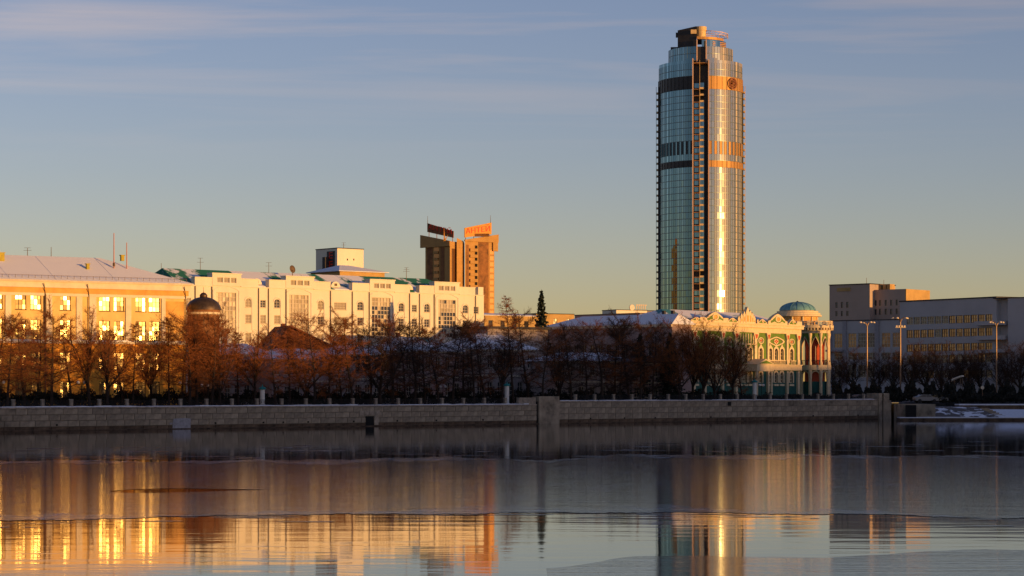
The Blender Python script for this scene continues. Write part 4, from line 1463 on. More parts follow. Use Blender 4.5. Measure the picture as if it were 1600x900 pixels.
# ogee surrounds of the upper windows, flat surrounds below
def surround(mb, a, b, z0, z1, t, ogee, y0=-.16):
    w_ = b - a
    inn = [(a + x, z0 + z) for x, z in arch_pts(w_, z1 - z0)]
    if ogee:
        out = []
        c = (a + b) / 2
        for x, z in inn:
            f = (x - c) / (w_ / 2)
            zz = z + (t if z > z0 + .01 else 0) + max(0, (1 - abs(f) * 2.2)) * t * 1.6
            out.append((c + f * (w_ / 2 + t), zz))
    else:
        out = []
        c = (a + b) / 2
        for x, z in inn:
            f = (x - c) / (w_ / 2)
            out.append((c + f * (w_ / 2 + t), z + (t if z > z0 + .01 else 0)))
    n = len(inn)
    for i in range(n - 1):
        mb.front([inn[i], inn[i + 1], out[i + 1], out[i]], y0, 0.002)
sur = None
for i, (a, b) in enumerate(up):
    mb = MB(); surround(mb, a, b, zU0, zU1, .34, True)
    mb.build('window_surround', M['palace_cream'], pa)
for i, (a, b) in enumerate(lowr):
    mb = MB(); surround(mb, a, b, zD0_, zD1_, .32, False, -.12)
    mb.box(a - .2, b + .2, -.2, 0, zD0_ - .62, zD0_ - .25)
    mb.build('window_surround', M['palace_cream'], pa)
# cornice, frieze, belt
mb = MB()
mb.box(uL - .1, uR + .2, -.75, 0, zCor + .002, zPar)
mb.box(uL - .1, uR + .2, -.95, 0, zPar + .002, zPar + .22)
mb.box(uL, uR, -.28, 0, pz(521), zCor - .002)
mb.build('cornice', M['palace_cream'], pa)
mb = MB()
mb.box(uL, uR + .1, -.38, 0, zBelt0 + .05, zBelt1)
mb.box(uL, uR + .1, -.55, 0, zBelt1 + .002, zBelt1 + .2)
mb.build('belt_course', M['palace_cream'], pa)
bl = MB()
for px0, px1 in ((1200, 1225), (1186, 1193), (1233.5, 1241), (1100, 1127), (1085, 1092)):
    a, b = pu(px0), pu(px1)
    n_ = max(3, int((b - a) / .45))
    for i in range(n_):
        x_ = a + (b - a) * (i + .5) / n_
        bl.tube((x_, -.32, zBelt1 + .2), (x_, -.32, zBelt1 + .85), .10, .07, 6)
    bl.box(a - .1, b + .1, -.45, -.2, zBelt1 + .85, zBelt1 + 1.0)
bl.build('balustrade', M['palace_cream'], pa)
# pilasters (each with a red-flecked capital)
for px, w_ in ((1179, 4.0), (1198.5, 3.0), (1228.5, 3.0), (1245.5, 3.6), (1100, 3), (1127.5, 3), (1148.5, 4), (1083, 3.5), (1058, 4)):
    u_ = pu(px); hw = w_ * KU / 2 * .9
    mb = MB()
    mb.box(u_ - hw, u_ + hw, -.34, 0, zBelt1 + .2, pz(521))
    mb.box(u_ - hw * 1.2, u_ + hw * 1.2, -.42, 0, zBelt1 + .2, zBelt1 + 1.1)
    mb.front([(u_ - hw, pz(531)), (u_ + hw, pz(531)), (u_ + hw * 2.1, pz(523)), (u_ + hw * 2.1, pz(521.2)), (u_ - hw * 2.1, pz(521.2)), (u_ - hw * 2.1, pz(523))], -.44, 0)
    p_ = mb.build('pilaster', M['palace_cream'], pa)
    MB().front([(u_ - hw * .5, pz(530)), (u_ + hw * .5, pz(530)), (u_ + hw * 1.2, pz(523.5)), (u_ - hw * 1.2, pz(523.5))], -.48, -.43).build('capital', M['palace_red'], p_)
    mb = MB()
    mb.box(u_ - hw * .8, u_ + hw * .8, -.4, 0, .3, zBelt0 - .1)
    mb.build('lower_pilaster', M['palace_cream'], pa)
# roundels above the windows
def roundel(px, py, r, eye):
    u_, z_ = pu(px), pz(py)
    mb = MB()
    n_ = 16
    out, inn = [], []
    for i in range(n_):
        t = 2 * math.pi * i / n_
        c, s_ = math.cos(t), math.sin(t)
        ro = r * (1.0 + (.9 * max(0, abs(c) - .55) / .45 if eye else 0))
        out.append((u_ + ro * 1.7 * c, z_ + r * s_ * (1.0 if not eye else .95)))
        inn.append((u_ + (ro * 1.36) * c, z_ + r * .74 * s_))
    mb.ring(out, inn, -.2, .0)
    mb.front([(u_ + r * .9 * math.cos(2 * math.pi * i / 12), z_ + r * .55 * math.sin(2 * math.pi * i / 12)) for i in range(12)], -.14, 0)
    o = mb.build('roundel', M['palace_cream'], pa)
    q = r * .2
    mb = MB()
    for dx, dz in ((-1.3, 0), (1.3, 0), (0, 1.3), (0, -1.3)):
        mb.front([(u_ + (dx * q - q) * 1.7, z_ + dz * q), (u_ + dx * q * 1.7, z_ + dz * q - q), (u_ + (dx * q + q) * 1.7, z_ + dz * q), (u_ + dx * q * 1.7, z_ + dz * q + q)], -.19, -.13)
    mb.build('diamond', M['palace_red'], o)
for base, sc_ in ((1212, 1), (1113, 1.08)):
    roundel(base, 533.5, .95, True)
    roundel(base - 24 * sc_, 533, .62, False)
    roundel(base + 24 * sc_, 533.5, .62, False)
# gables standing on the cornice
def gable(px, w_px, ytop, big):
    u_ = pu(px); w_ = w_px * KU
    z0 = zPar + .225
    h = fp.z(px, ytop) - z0
    shape = [(-.5, 0), (-.5, .30), (-.40, .36), (-.30, .60), (-.20, .78), (-.09, .93), (0, 1.0), (.09, .93), (.20, .78), (.30, .60), (.40, .36), (.5, .30), (.5, 0)]
    out = [(u_ + x * w_, z0 + z * h) for x, z in shape]
    mb = MB().front(out, -.5, .25)
    o = mb.build('gable', M['palace_cream'], pa)
    k_ = .74
    MB().front([(u_ + x * w_ * k_, z0 + .14 * h + z * h * .66) for x, z in shape], -.54, -.48).build('gable_panel', M['palace_green'], o)
    rr = .15 * w_ if big else .13 * w_
    rv = rr / 1.75
    mb = MB()
    mb.ring([(u_ + rr * x, z0 + h * .5 + rv * z) for x, z in disc(1, 12)], [(u_ + rr * .6 * x, z0 + h * .5 + rv * .6 * z) for x, z in disc(1, 12)], -.62, -.53)
    if big:
        for sx in (-1, 1):
            mb.front([(u_ + sx * .34 * w_, z0 + .12 * h), (u_ + sx * .05 * w_, z0 + .12 * h), (u_ + sx * .2 * w_, z0 + .27 * h)][::sx], -.6, -.53)
    mb.build('gable_relief', M['palace_cream'], o)
    MB().front([(u_ + rr * .55 * x, z0 + h * .5 + rv * .55 * z) for x, z in disc(1, 8)], -.585, -.53).build('gable_boss', M['stucco_orange'], o)
for px, w_, yt, big in ((1212, 30, 490.5, True), (1188, 14, 498.5, False), (1235.5, 14, 499, False), (1114, 31, 487.5, True), (1141.5, 15, 496.5, False), (1085, 16, 495.5, False)):
    gable(px, w_, yt, big)
# stepped pinnacle group over the middle bay
for i, (px, yt) in enumerate(((1152, 493), (1155.5, 489), (1159, 486), (1163.5, 479.5), (1168.5, 484.5), (1172.5, 488), (1176, 492.5))):
    u_ = pu(px); w_ = .40 if i != 3 else .62
    z0, z1 = zPar + .225, fp.z(px, yt)
    mb = MB()
    mb.box(u_ - w_, u_ + w_, -.7 + abs(i - 3) * .1, -.1 + abs(i - 3) * .05, z0, z1 - w_ * 1.6)
    mb.front([(u_ - w_, z1 - w_ * 1.6), (u_ + w_, z1 - w_ * 1.6), (u_, z1)], -.7 + abs(i - 3) * .1, -.1)
    o = mb.build('pinnacle', M['palace_cream'], pa)
    MB().box(u_ - w_ * .45, u_ + w_ * .45, -.75 + abs(i - 3) * .1, -.68 + abs(i - 3) * .1, z0 + .3, z1 - w_ * 2.6).build('pinnacle_panel', M['stucco_orange'], o)
mb = MB()
for a, b in ((1091, 1099), (1128, 1135), (1180, 1182), (1242.5, 1250)):
    mb.box(pu(a), pu(b), -.45, .1, zPar + .225, zPar + 1.0)
mb.build('roof_parapet', M['palace_cream'], pa)
hip_roof(uL, uR - 1.5, .5, 12.5, zPar + .3, 2.2, 6, 6, .0).build('roof', M['roof_snow_teal'], pa)
# blind arcade band above the middle bay windows
mb = MB()
for i in range(7):
    u_ = pu(1152 + i * 4)
    mb.box(u_ - .12, u_ + .12, -.2, 0, pz(538), pz(523))
mb.box(pu(1151), pu(1178), -.24, 0, pz(540), pz(538))
mb.build('blind_arcade', M['palace_cream'], pa)
# entrance porch with little pediment on columns
po = MB()
ua, ub = pu(1160), pu(1186)
po.box(ua, ub, -3.2, -.56, zBelt0 - .2, zBelt1 + .1)
po.front([(ua - .2, zBelt1 + .104), (ub + .2, zBelt1 + .104), ((ua + ub) / 2, zBelt1 + 1.15)], -3.3, -.6)
pch = po.build('porch', M['palace_cream'], pa)
po = MB()
for u_ in (ua + .35, ub - .35):
    po.tube((u_, -2.9, 0), (u_, -2.9, zBelt0 - .2), .24, .2, 8)
po.build('porch_column', M['palace_cream'], pch)
MB().front([(ua + .6, zBelt1 + .25), (ub - .6, zBelt1 + .25), ((ua + ub) / 2, zBelt1 + .85)], -3.36, -3.28).build('porch_tympanum', M['palace_green'], pch)

# corner rotunda
RD = 453.0
kr = RD / F
rp = at(1273, 609, RD)
def part_at(name, parent, loc, rz, label=None):
    o = thing(name, label, None, loc, rz)
    o.parent = parent
    o.matrix_parent_inverse = (Matrix.Translation(parent.location) @ parent.rotation_euler.to_matrix().to_4x4()).inverted()
    return o
ro = part_at('corner_rotunda', pa, (rp.x, rp.y, G), R(-7.4), 'curved corner loggia with red arches and white columns')
rz = lambda py: CH + (YH - py) * kr - G
RR = 2.95
def pol(az, r): return (r * math.sin(R(az)), -r * math.cos(R(az)))
def cyl(az0, az1, r0, r1, z0, z1, n=12):
    mb = MB()
    po_ = [pol(az0 + (az1 - az0) * i / n, r1) for i in range(n + 1)]
    pi_ = [pol(az1 + (az0 - az1) * i / n, r0) for i in range(n + 1)]
    mb.plan(po_ + pi_, z0, z1)
    return mb
A0, A1 = -78, 118
zb0, zb1 = rz(578.5), rz(570.5)
cyl(A0, A1, 0.3, RR - .95, 0, rz(521), 20).build('inner_wall', M['palace_red'], ro)
cyl(A0, A1, 0.3, RR + .25, zb0, zb1, 24).build('floor_band', M['palace_cream'], ro)
cyl(A0, A1, 0.3, RR + .1, rz(521), rz(517.5), 24).build('frieze', M['palace_cream'], ro)
cyl(A0, A1, 0.3, RR + .75, rz(512.8), rz(508.5), 24).build('cornice', M['palace_cream'], ro)
cyl(A0, A1, 0.3, RR + .15, rz(517.45), rz(512.85), 24).build('architrave', M['palace_cream'], ro)
md = MB()
for i in range(19):
    a = A0 + (A1 - A0) * (i + .5) / 19
    x_, y_ = pol(a, RR + .42)
    c, s_ = math.cos(R(a)), math.sin(R(a))
    q = [(x_ + dx * c - dy * s_, y_ + dx * s_ + dy * c) for dx, dy in ((-.13, -.28), (.13, -.28), (.13, .28), (-.13, .28))]
    md.plan(q, rz(516.2), rz(512.9))
md.build('modillion', M['palace_cream'], ro)
cols = [-66, -18, 24, 64, 104]
for a in cols:
    x_, y_ = pol(a, RR - .1)
    mb = MB().lathe([(.36, zb1), (.36, zb1 + .5), (.25, zb1 + .7), (.21, rz(530)), (.36, rz(523)), (.36, rz(521.05))], 12, x_, y_)
    mb.build('column', M['palace_cream'], ro, smooth=False)
    mb = MB().lathe([(.34, 0), (.30, rz(596)), (.40, rz(582)), (.40, zb0 - .01)], 10, x_, y_)
    mb.build('lower_column', M['palace_cream'], ro)
# arches between the columns: pointed above, round below, in curved panels
for a, b in zip(cols, cols[1:]):
    nseg = 12
    def panel(z_spring, z_top, zt, pointed, rim, r_out):
        mb = MB()
        rm_ = MB()
        for i in range(nseg):
            f0, f1 = i / nseg, (i + 1) / nseg
            def zz(f):
                g_ = abs(2 * f - 1)
                g_ = min(1, g_ / .80)
                if g_ >= 1: return z_spring
                return z_spring + (z_top - z_spring) * ((1 - g_ ** 1.25) ** .8 if pointed else math.sqrt(max(0, 1 - g_ * g_)))
            a0, a1 = a + (b - a) * f0, a + (b - a) * f1
            p0, p1 = pol(a0, r_out - .15), pol(a1, r_out - .15)
            q0, q1 = pol(a0, r_out - .35), pol(a1, r_out - .35)
            mb.add([(*p0, zz(f0)), (*p1, zz(f1)), (*p1, zt), (*p0, zt), (*q0, zz(f0)), (*q1, zz(f1))], [(0, 1, 2, 3), (0, 4, 5, 1)])
            p0, p1 = pol(a0, r_out - .06), pol(a1, r_out - .06)
            rm_.add([(*p0, zz(f0) - .02), (*p1, zz(f1) - .02), (*p1, zz(f1) + rim), (*p0, zz(f0) + rim), (*q0, zz(f0) - .02), (*q1, zz(f1) - .02)], [(0, 1, 2, 3), (0, 4, 5, 1)])
        return mb, rm_
    mb, rm_ = panel(rz(543), rz(527.5), rz(521.02), True, .26, RR)
    o = mb.build('spandrel', M['palace_green'], ro)
    rm_.build('arch', M['palace_cream'], ro)
    mb, rm_ = panel(rz(589), rz(580.5), zb0 - .01, False, .2, RR)
    o = mb.build('lower_spandrel', M['palace_teal'], ro)
    rm_.build('lower_arch', M['palace_cream'], ro)
    mid = (a + b) / 2
    for s_ in (-1, 1):
        x_, y_ = pol(mid + s_ * (b - a) * .0, RR - .22)
    x_, y_ = pol(mid, RR - .2)
    MB().tube((x_, y_, zb1), (x_, y_, rz(541)), .07, None, 6).build('colonnette', M['palace_cream'], ro)
    pr2 = MB()
    for i in range(5):
        x_, y_ = pol(a + (b - a) * (i + 1) / 6, RR - .05)
        pr2.tube((x_, y_, zb1), (x_, y_, zb1 + .9), .05, None, 4)
    x0, y0 = pol(a, RR - .05); x1, y1 = pol(b, RR - .05)
    pr2.tube((x0, y0, zb1 + .9), (x1, y1, zb1 + .9), .06, None, 4)
    pr2.build('balcony_rail', M['iron'], ro)
cyl(A0, A1, 0.3, RR - .6, 0, rz(596), 16).build('plinth', M['palace_teal'], ro)
# roof balustrade
for i in range(8):
    a = A0 + (A1 - A0) * i / 7
    x_, y_ = pol(a, RR + .3)
    MB().box(x_ - .28, x_ + .28, y_ - .28, y_ + .28, rz(508.45), rz(501.5)).build('pedestal', M['palace_cream'], ro)
bb = MB()
for i in range(40):
    a = A0 + (A1 - A0) * (i + .5) / 40
    x_, y_ = pol(a, RR + .3)
    bb.tube((x_, y_, rz(508.4)), (x_, y_, rz(503.5)), .07, None, 5)
bb.build('baluster', M['palace_cream'], ro)
for i in range(7):
    a0, a1 = A0 + (A1 - A0) * i / 7, A0 + (A1 - A0) * (i + 1) / 7
    cyl(a0 + 4, a1 - 4, RR + .18, RR + .42, rz(503.4), rz(502), 4).build('balustrade_rail', M['palace_cream'], ro)
# drum and dome stand behind the loggia, over the corner hall
dd = 459.0
kd_ = dd / F
dp = at(1246, 609, dd)
dm = part_at('domed_drum', pa, (dp.x, dp.y, G), R(-7.1), 'low blue dome on a columned cream drum')
dz_ = lambda py: CH + (YH - py) * kd_ - G
DR = 4.45
MB().lathe([(DR - .5, dz_(520)), (DR - .5, dz_(495.5))], 32).build('drum_wall', M['stucco_orange'], dm)
MB().lathe([(DR - .5, dz_(495.6)), (DR + .35, dz_(495)), (DR + .35, dz_(492.5)), (DR + .05, dz_(492)), (DR + .05, dz_(489.5)), (DR - .35, dz_(489)), (DR - .35, dz_(486.5)), (DR - 1.1, dz_(486)), (DR - 1.1, dz_(484.5))], 40).build('drum_cornice', M['palace_cream'], dm)
prof = [(3.55 * math.cos(math.pi / 2 * i / 12) + .01, dz_(485.5) + 1.72 * math.sin(math.pi / 2 * i / 12)) for i in range(13)]
MB().lathe(prof, 40).build('dome_shell', M['dome_blue'], dm, smooth=True)
MB().lathe([(.01, dz_(470)), (.22, dz_(471)), (.28, dz_(472.5)), (.1, dz_(473.5))], 10).build('finial', M['iron'], dm)
rb = MB()
for i in range(16):
    a = 360 * i / 16
    pr_pts = [(*pol(a, r + .03), z + .02) for r, z in prof]
    for p, q in zip(pr_pts, pr_pts[1:]): rb.tube(p, q, .05, None, 4, False)
rb.build('dome_rib', M['dome_blue'], dm)
for i in range(12):
    a = -165 + i * 30
    x_, y_ = pol(a, DR - .42)
    MB().tube((x_, y_, dz_(518)), (x_, y_, dz_(495.7)), .24, .2, 8).build('column', M['palace_cream'], dm)
    x_, y_ = pol(a + 15, DR - .53)
    o = window(dm, 0, 0, .9, 1.55, 2, 3, frame='palace_cream', glass='window', sill=False, rec=.02)
    o.location = (x_ - .45 * math.cos(R(a + 15)), y_ - .45 * math.sin(R(a + 15)), dz_(509))
    o.rotation_euler = (0, 0, R(a + 15))

# ------------------------------------------------------------------ shaded wing with the long snow roof
fg = Frame(1047, 405, -43)
wg = fg.root('snow_roofed_wing', 'long dusky wing with a broad pale snow roof left of the palace', 'building')
ua, ub = fg.u(856), fg.u(1050)
zEv = fg.z(1047, 506)
holes = []
for i in range(15):
    u_ = ua + (ub - ua) * (i + .5) / 15
    for z0, z1 in ((2.0, 4.6), (7.2, 10.4)):
        holes.append((u_ - .55, u_ + .55, z0, z1))
m = MB()
wall_holes(m, ua, ub, 0, zEv, holes)
shell(m, ua, ub, 5.5, 0, zEv)
m.build('wall', M['stucco_rose'], wg)
for h in holes: window(wg, h[0], h[2], h[1] - h[0], h[3] - h[2], 2, 3, frame='frame_pale', glass='window')
MB().box(ua - .3, ub + .1, -.4, 0, zEv - .5, zEv - .02).build('cornice', M['trim_pale'], wg)
M['snow_roof_wing'] = snow_mat('snow_roof_wing', (0.10, 0.26, 0.30), 0.56, 0.07, (0.5, 1, 1))
hip_roof(ua, ub, 0, 5.6, zEv + .1, 1.75, 6.5, 1.2, .5, .15).build('roof', M['snow_roof_wing'], wg)
for px, v in ((1050, 3), (1036, 3.4)):
    u_ = fg.u(px, v)
    MB().box(u_ - .25, u_ + .25, v, v + .5, zEv + 1.0, zEv + 2.5).build('chimney', M['roof_dark'], wg)
# ------------------------------------------------------------------ grey modern block at the right
M['window_amber'] = glass_mat('window_amber', (0.32, 0.21, 0.115), 0.16, metal=0.5)  # warm reflections put into the glass colour as amber
M['window_dim'] = glass_mat('window_dim', (0.10, 0.10, 0.11), 0.14, metal=0.3)
gr = Frame(1556, 470, -57)
gb = gr.root('grey_office_block', 'grey modernist office block with long ribbon windows in shade', 'building')
ua, ub = gr.u(1406), gr.u(1557)
zt_ = gr.z(1556, 465)
rib = [(490.5, 503), (511.5, 524.5), (535, 547), (553, 566), (578, 590)]
holes = []
spec = []
for y0, y1 in rib:
    z0, z1 = gr.z(1556, y1), gr.z(1556, y0)
    a, b = gr.u(1416), gr.u(1551)
    n_ = 12
    for i in range(n_):
        p, q = a + (b - a) * (i + .04) / n_, a + (b - a) * (i + .96) / n_
        holes.append((p, q, z0, z1)); spec.append((p, z0, q - p, z1 - z0, i, y0))
m = MB(); wall_holes(m, ua, ub, 0, zt_, holes); shell(m, ua, ub, 18, 0, zt_)
m.build('wall', M['stucco_grey'], gb)
for p, z0, w_, h_, i, y0 in spec:
    amber = (y0 < 500 and i > 5) or (500 < y0 < 530 and i != 4) or (530 < y0 < 540) or rs.random() < .2
    window(gb, p, z0, w_, h_, 3, 2, frame='frame_pale' if not amber else 'frame_dark', glass='window_amber' if amber else 'window_dim', tilt=.8, sill=False, bar=.06)
MB().box(ua - .1, ub + .12, -.15, 18.1, zt_ + .003, zt_ + .25).build('roof_edge', M['roof_dark'], gb)
bay = MB()
for y0, y1 in ((501.5, 508), (524.5, 531), (546, 551)):
    z0, z1 = gr.z(1556, y1), gr.z(1556, y0)
    bay.box(gr.u(1529), ub + 2.2, -1.3, 3.5, z0, z1)
bay.build('balcony', M['stucco_grey'], gb)
# right end: lower return wing, catching sun only at the top
f2 = Frame(1557, 471, -40)
gb2 = f2.root('grey_end_wing', 'plain grey end wing at the right edge with a sunlit corner', 'building')
m = MB().box(0.05, f2.u(1580), 0.02, 14, 0, f2.z(1556, 466.5))
m.build('wall', M['stucco_grey'], gb2)
m = MB().box(f2.u(1580) + .03, f2.u(1720), -1.5, 14, 0, f2.z(1580, 466.5))
m.build('end_wall', M['stucco_grey'], gb2)
MB().box(0, f2.u(1720) + .1, -1.6, 14.2, f2.z(1580, 466.4), f2.z(1580, 465)).build('roof_edge', M['roof_dark'], gb2)
# lower left part with tall windows and pale piers
fl = Frame(1408, 494, -38)
gl = fl.root('grey_hall', 'grey hall with tall windows and pale piers below the brown block', 'building')
ua, ub = fl.u(1294), fl.u(1410)
zt_ = fl.z(1352, 501)
holes, spec = [], []
for a, b in ((1303.5, 1316), (1325, 1338), (1340.5, 1353), (1355, 1367), (1377.5, 1391), (1394.5, 1406)):
    for k, (y0, y1) in enumerate(((520.5, 543), (551, 562), (570, 590))):
        z0, z1 = fl.z(1352, y1), fl.z(1352, y0)
        holes.append((fl.u(a), fl.u(b), z0, z1)); spec.append((fl.u(a), z0, fl.u(b) - fl.u(a), z1 - z0, a, k))
m = MB(); wall_holes(m, ua, ub, 0, zt_, holes); shell(m, ua, ub, 14, 0, zt_)
m.build('wall', M['stucco_grey'], gl)
for p, z0, w_, h_, a, k in spec:
    am = k == 0 and a in (1303.5, 1325, 1377.5, 1394.5)
    window(gl, p, z0, w_, h_, 3, 4 if k == 0 else 2, frame='frame_pale', glass='window_amber' if am else 'window_dim', sill=False, bar=.07)
for a, b in ((1296, 1300), (1317.5, 1323), (1367.5, 1374)):
    MB().box(fl.u(a), fl.u(b), -.3, 0, 0, zt_ - .05).build('pier', M['stucco_white'] if False else M['plaster_patch'], gl)
MB().box(ua, fl.u(1320), -1.2, 0.0, fl.z(1352, 549), fl.z(1352, 546)).build('canopy', M['plaster_patch'], gl)
MB().box(ua - .1, ub + .1, -.1, 14, zt_ + .003, zt_ + .2).build('roof_edge', M['roof_dark'], gl)
# brown block behind and above
fb = Frame(1408, 506, -40)
br = fb.root('brown_block', 'taller brown block with small windows and one sunlit end wall', 'building')
uA, uM, uB_ = fb.u(1296), fb.u(1359), fb.u(1407)
holes = []
zlo, zhi = fb.z(1357, 494), fb.z(1357, 444)
for row in ((471, 480), (485, 493)):
    z0, z1 = fb.z(1352, row[1]), fb.z(1352, row[0])
    for px in (1307, 1315.5, 1324): holes.append((fb.u(px - 1.7), fb.u(px + 1.7), z0, z1))
m = MB(); wall_holes(m, uA, uM, 0, zhi, holes); shell(m, uA, uM, 11, 0, zhi)
m.build('wall', M['stucco_brown'], br)
for h in holes: window(br, h[0], h[2], h[1] - h[0], h[3] - h[2], 1, 2, frame='frame_dark', glass='window_dim', sill=False)
z2 = fb.z(1390, 451.5)
holes = []
for row in ((468, 477), (482, 491)):
    z0, z1 = fb.z(1385, row[1]), fb.z(1385, row[0])
    for px in (1368, 1375, 1384, 1392.5, 1401): holes.append((fb.u(px - 1.7, 2), fb.u(px + 1.7, 2), z0, z1))
m = MB()
wall_holes(m, uM + .003, uB_, 0, z2, holes, y=2.0); shell(m, uM + .003, uB_, 12.5, 0, z2, y=2.0)
m.build('setback_wall', M['stucco_brown'], br)
for h in holes: window(br, h[0], h[2], h[1] - h[0], h[3] - h[2], 1, 2, frame='frame_dark', glass='window_dim', y=2.0, sill=False)
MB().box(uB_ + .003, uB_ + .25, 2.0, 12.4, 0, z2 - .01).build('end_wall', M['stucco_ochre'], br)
rp_ = MB()
for px in (1358, 1367, 1376, 1382):
    u_ = fb.u(px, 3)
    rp_.box(u_, u_ + .8, 4, 6, zhi - 1.2, fb.z(1366, 443))
rp_.box(fb.u(1358, 3), fb.u(1384, 3), 5, 5.3, zhi - 1.5, fb.z(1366, 444))
rp_.box(fb.u(1308), fb.u(1329), -0.12, 0.0, fb.z(1320, 455), fb.z(1320, 449.5))
rp_.build('roof_sign_frame', M['stucco_ochre'], br)
MB().box(uA - .1, uM + .1, -.15, 11.1, zhi + .003, zhi + .2).build('roof_edge', M['roof_dark'], br)
for k, (px, y0, y1, lab) in enumerate(((1354, 434, 444, 'thin aerial on the left of the brown block roof'), (1381, 437, 444, 'short aerial on the right of the brown block roof'))):
    antenna(px, y0, y1, 512, lab, 0, .06)

# ------------------------------------------------------------------ box tower and hip-roofed block far behind the white building
bx_ = Frame(527, 560, 40)
bt = bx_.root('box_tower', 'plain pale stage tower like a box rising behind the white building', 'building')
L_ = bx_.u(568)
m = MB().box(0, L_, 0, 9.0, 0, bx_.z(527, 388))
m.build('wall', M['stucco_white'], bt)
zt_ = bx_.z(527, 388)
MB().box(-.1, L_ + .1, -.1, 9.1, zt_ + .003, zt_ + .2).build('roof_edge', M['roof_dark'], bt)
m = MB()
for px, y0, y1 in ((542, 404, 407), (552, 404, 407)):
    m.box(bx_.u(px), bx_.u(px + 1.5), -.05, 0, bx_.z(px, y1), bx_.z(px, y0))
m.build('vent', M['hole'], bt)
# dark panel and stacked red letters on the shaded side
sd = MB().box(-.12, 0, 1.0, 4.2, zt_ - 5.2, zt_ - .6)
side = sd.build('side_panel', M['roof_dark'], bt)
lt = MB()
for k in range(2):
    z_ = zt_ - 2.4 - k * 2.2
    lt.box(-.22, -.13, 2.9, 3.2, z_, z_ + 1.6)
    for dz in (0, .68, 1.36): lt.box(-.22, -.13, 1.7, 3.2, z_ + dz, z_ + dz + .24)
lt.build('lettering', M['ant_red'], side)
MB().box(-1.2, -.13, 3.4, 4.6, 0, zt_ - 2.0).build('duct', M['roof_dark'], bt)
hb = Frame(499, 540, 40)
h2 = hb.root('hip_roofed_block', 'ochre block with snowy hip roof in front of the box tower', 'building')
ua, ub = hb.u(531), hb.u(601)
ze = hb.z(560, 424)
MB().box(ua, ub, 0, 12, 0, ze).build('wall', M['stucco_ochre'], h2)
hip_roof(ua, ub, 0, 12, ze, hb.z(549, 415, 6) - ze, 5, 7, .8).build('roof', M['roof_snow'], h2)
antenna(537, 379, 389, 563, 'small aerial on top of the box tower', 2, .08)

# ------------------------------------------------------------------ far low blocks
def far_block(name, label, px0, px1, y0, d, theta, depth, wall, roof=None, rise=0, rows=0):
    f_ = Frame(px0, d, theta)
    r_ = f_.root(name, label, 'building')
    u1 = f_.u(px1)
    z1 = f_.z((px0 + px1) / 2, y0)
    holes = []
    n_ = max(1, int(u1 / 3.2))
    for k in range(rows):
        for i in range(n_):
            c = u1 * (i + .5) / n_
            zt = z1 - 1.2 - k * 3.2
            if zt - 1.6 > .2: holes.append((c - .6, c + .6, zt - 1.6, zt))
    m = MB(); wall_holes(m, 0, u1, 0, z1, holes); shell(m, 0, u1, depth, 0, z1)
    m.build('wall', wall, r_)
    for h in holes: window(r_, h[0], h[2], 1.2, 1.6, 2, 2, glass='window', frame='frame_dark')
    if roof:
        hip_roof(0, u1, 0, depth, z1 + .01, rise, min(3, u1 / 3), min(3, u1 / 3), .4).build('roof', roof, r_)
    else:
        MB().box(-.1, u1 + .1, -.1, depth + .1, z1 + .003, z1 + .22).build('roof_edge', M['roof_dark'], r_)
    return r_, f_, u1, z1
far_block('ochre_block', 'far ochre block glowing in the sun right of the spruce', 838, 897, 491, 640, 30, 10, M['stucco_ochre'], rows=1)
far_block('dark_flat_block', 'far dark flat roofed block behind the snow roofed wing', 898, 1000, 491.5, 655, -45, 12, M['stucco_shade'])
far_block('ochre_shed', 'low ochre building lit by the sun behind bare trees', 757, 850, 493, 520, 38, 10, M['stucco_ochre'], M['roof_snow'], .6, rows=1)
r_, f_, u1, z1 = far_block('pale_rooftop_block', 'far pale block with a round sign on its roof', 963, 1011, 485, 700, 30, 8, M['stucco_white'], rows=1)
sg_ = MB()
c_ = f_.u(987)
sg_.front([(c_ + .9 * x, z1 + .9 + .9 * z) for x, z in disc(1, 18)], -.3, 0)
sg_.build('round_sign', M['trim_white'], r_)
sg_ = MB()
for i in range(5):
    a_ = f_.u(994 + i * 3.4)
    sg_.box(a_, a_ + .16, -.1, 0, z1 + .4, z1 + 1.8); sg_.box(a_ + .18, a_ + .62, -.1, 0, z1 + 1.6, z1 + 1.8)
sg_.build('rooftop_frame', M['steel'], r_)
far_block('far_grey_block', 'far low block just beyond the snow roofed wing', 1001, 1040, 486, 720, 0, 10, M['stucco_shade'])

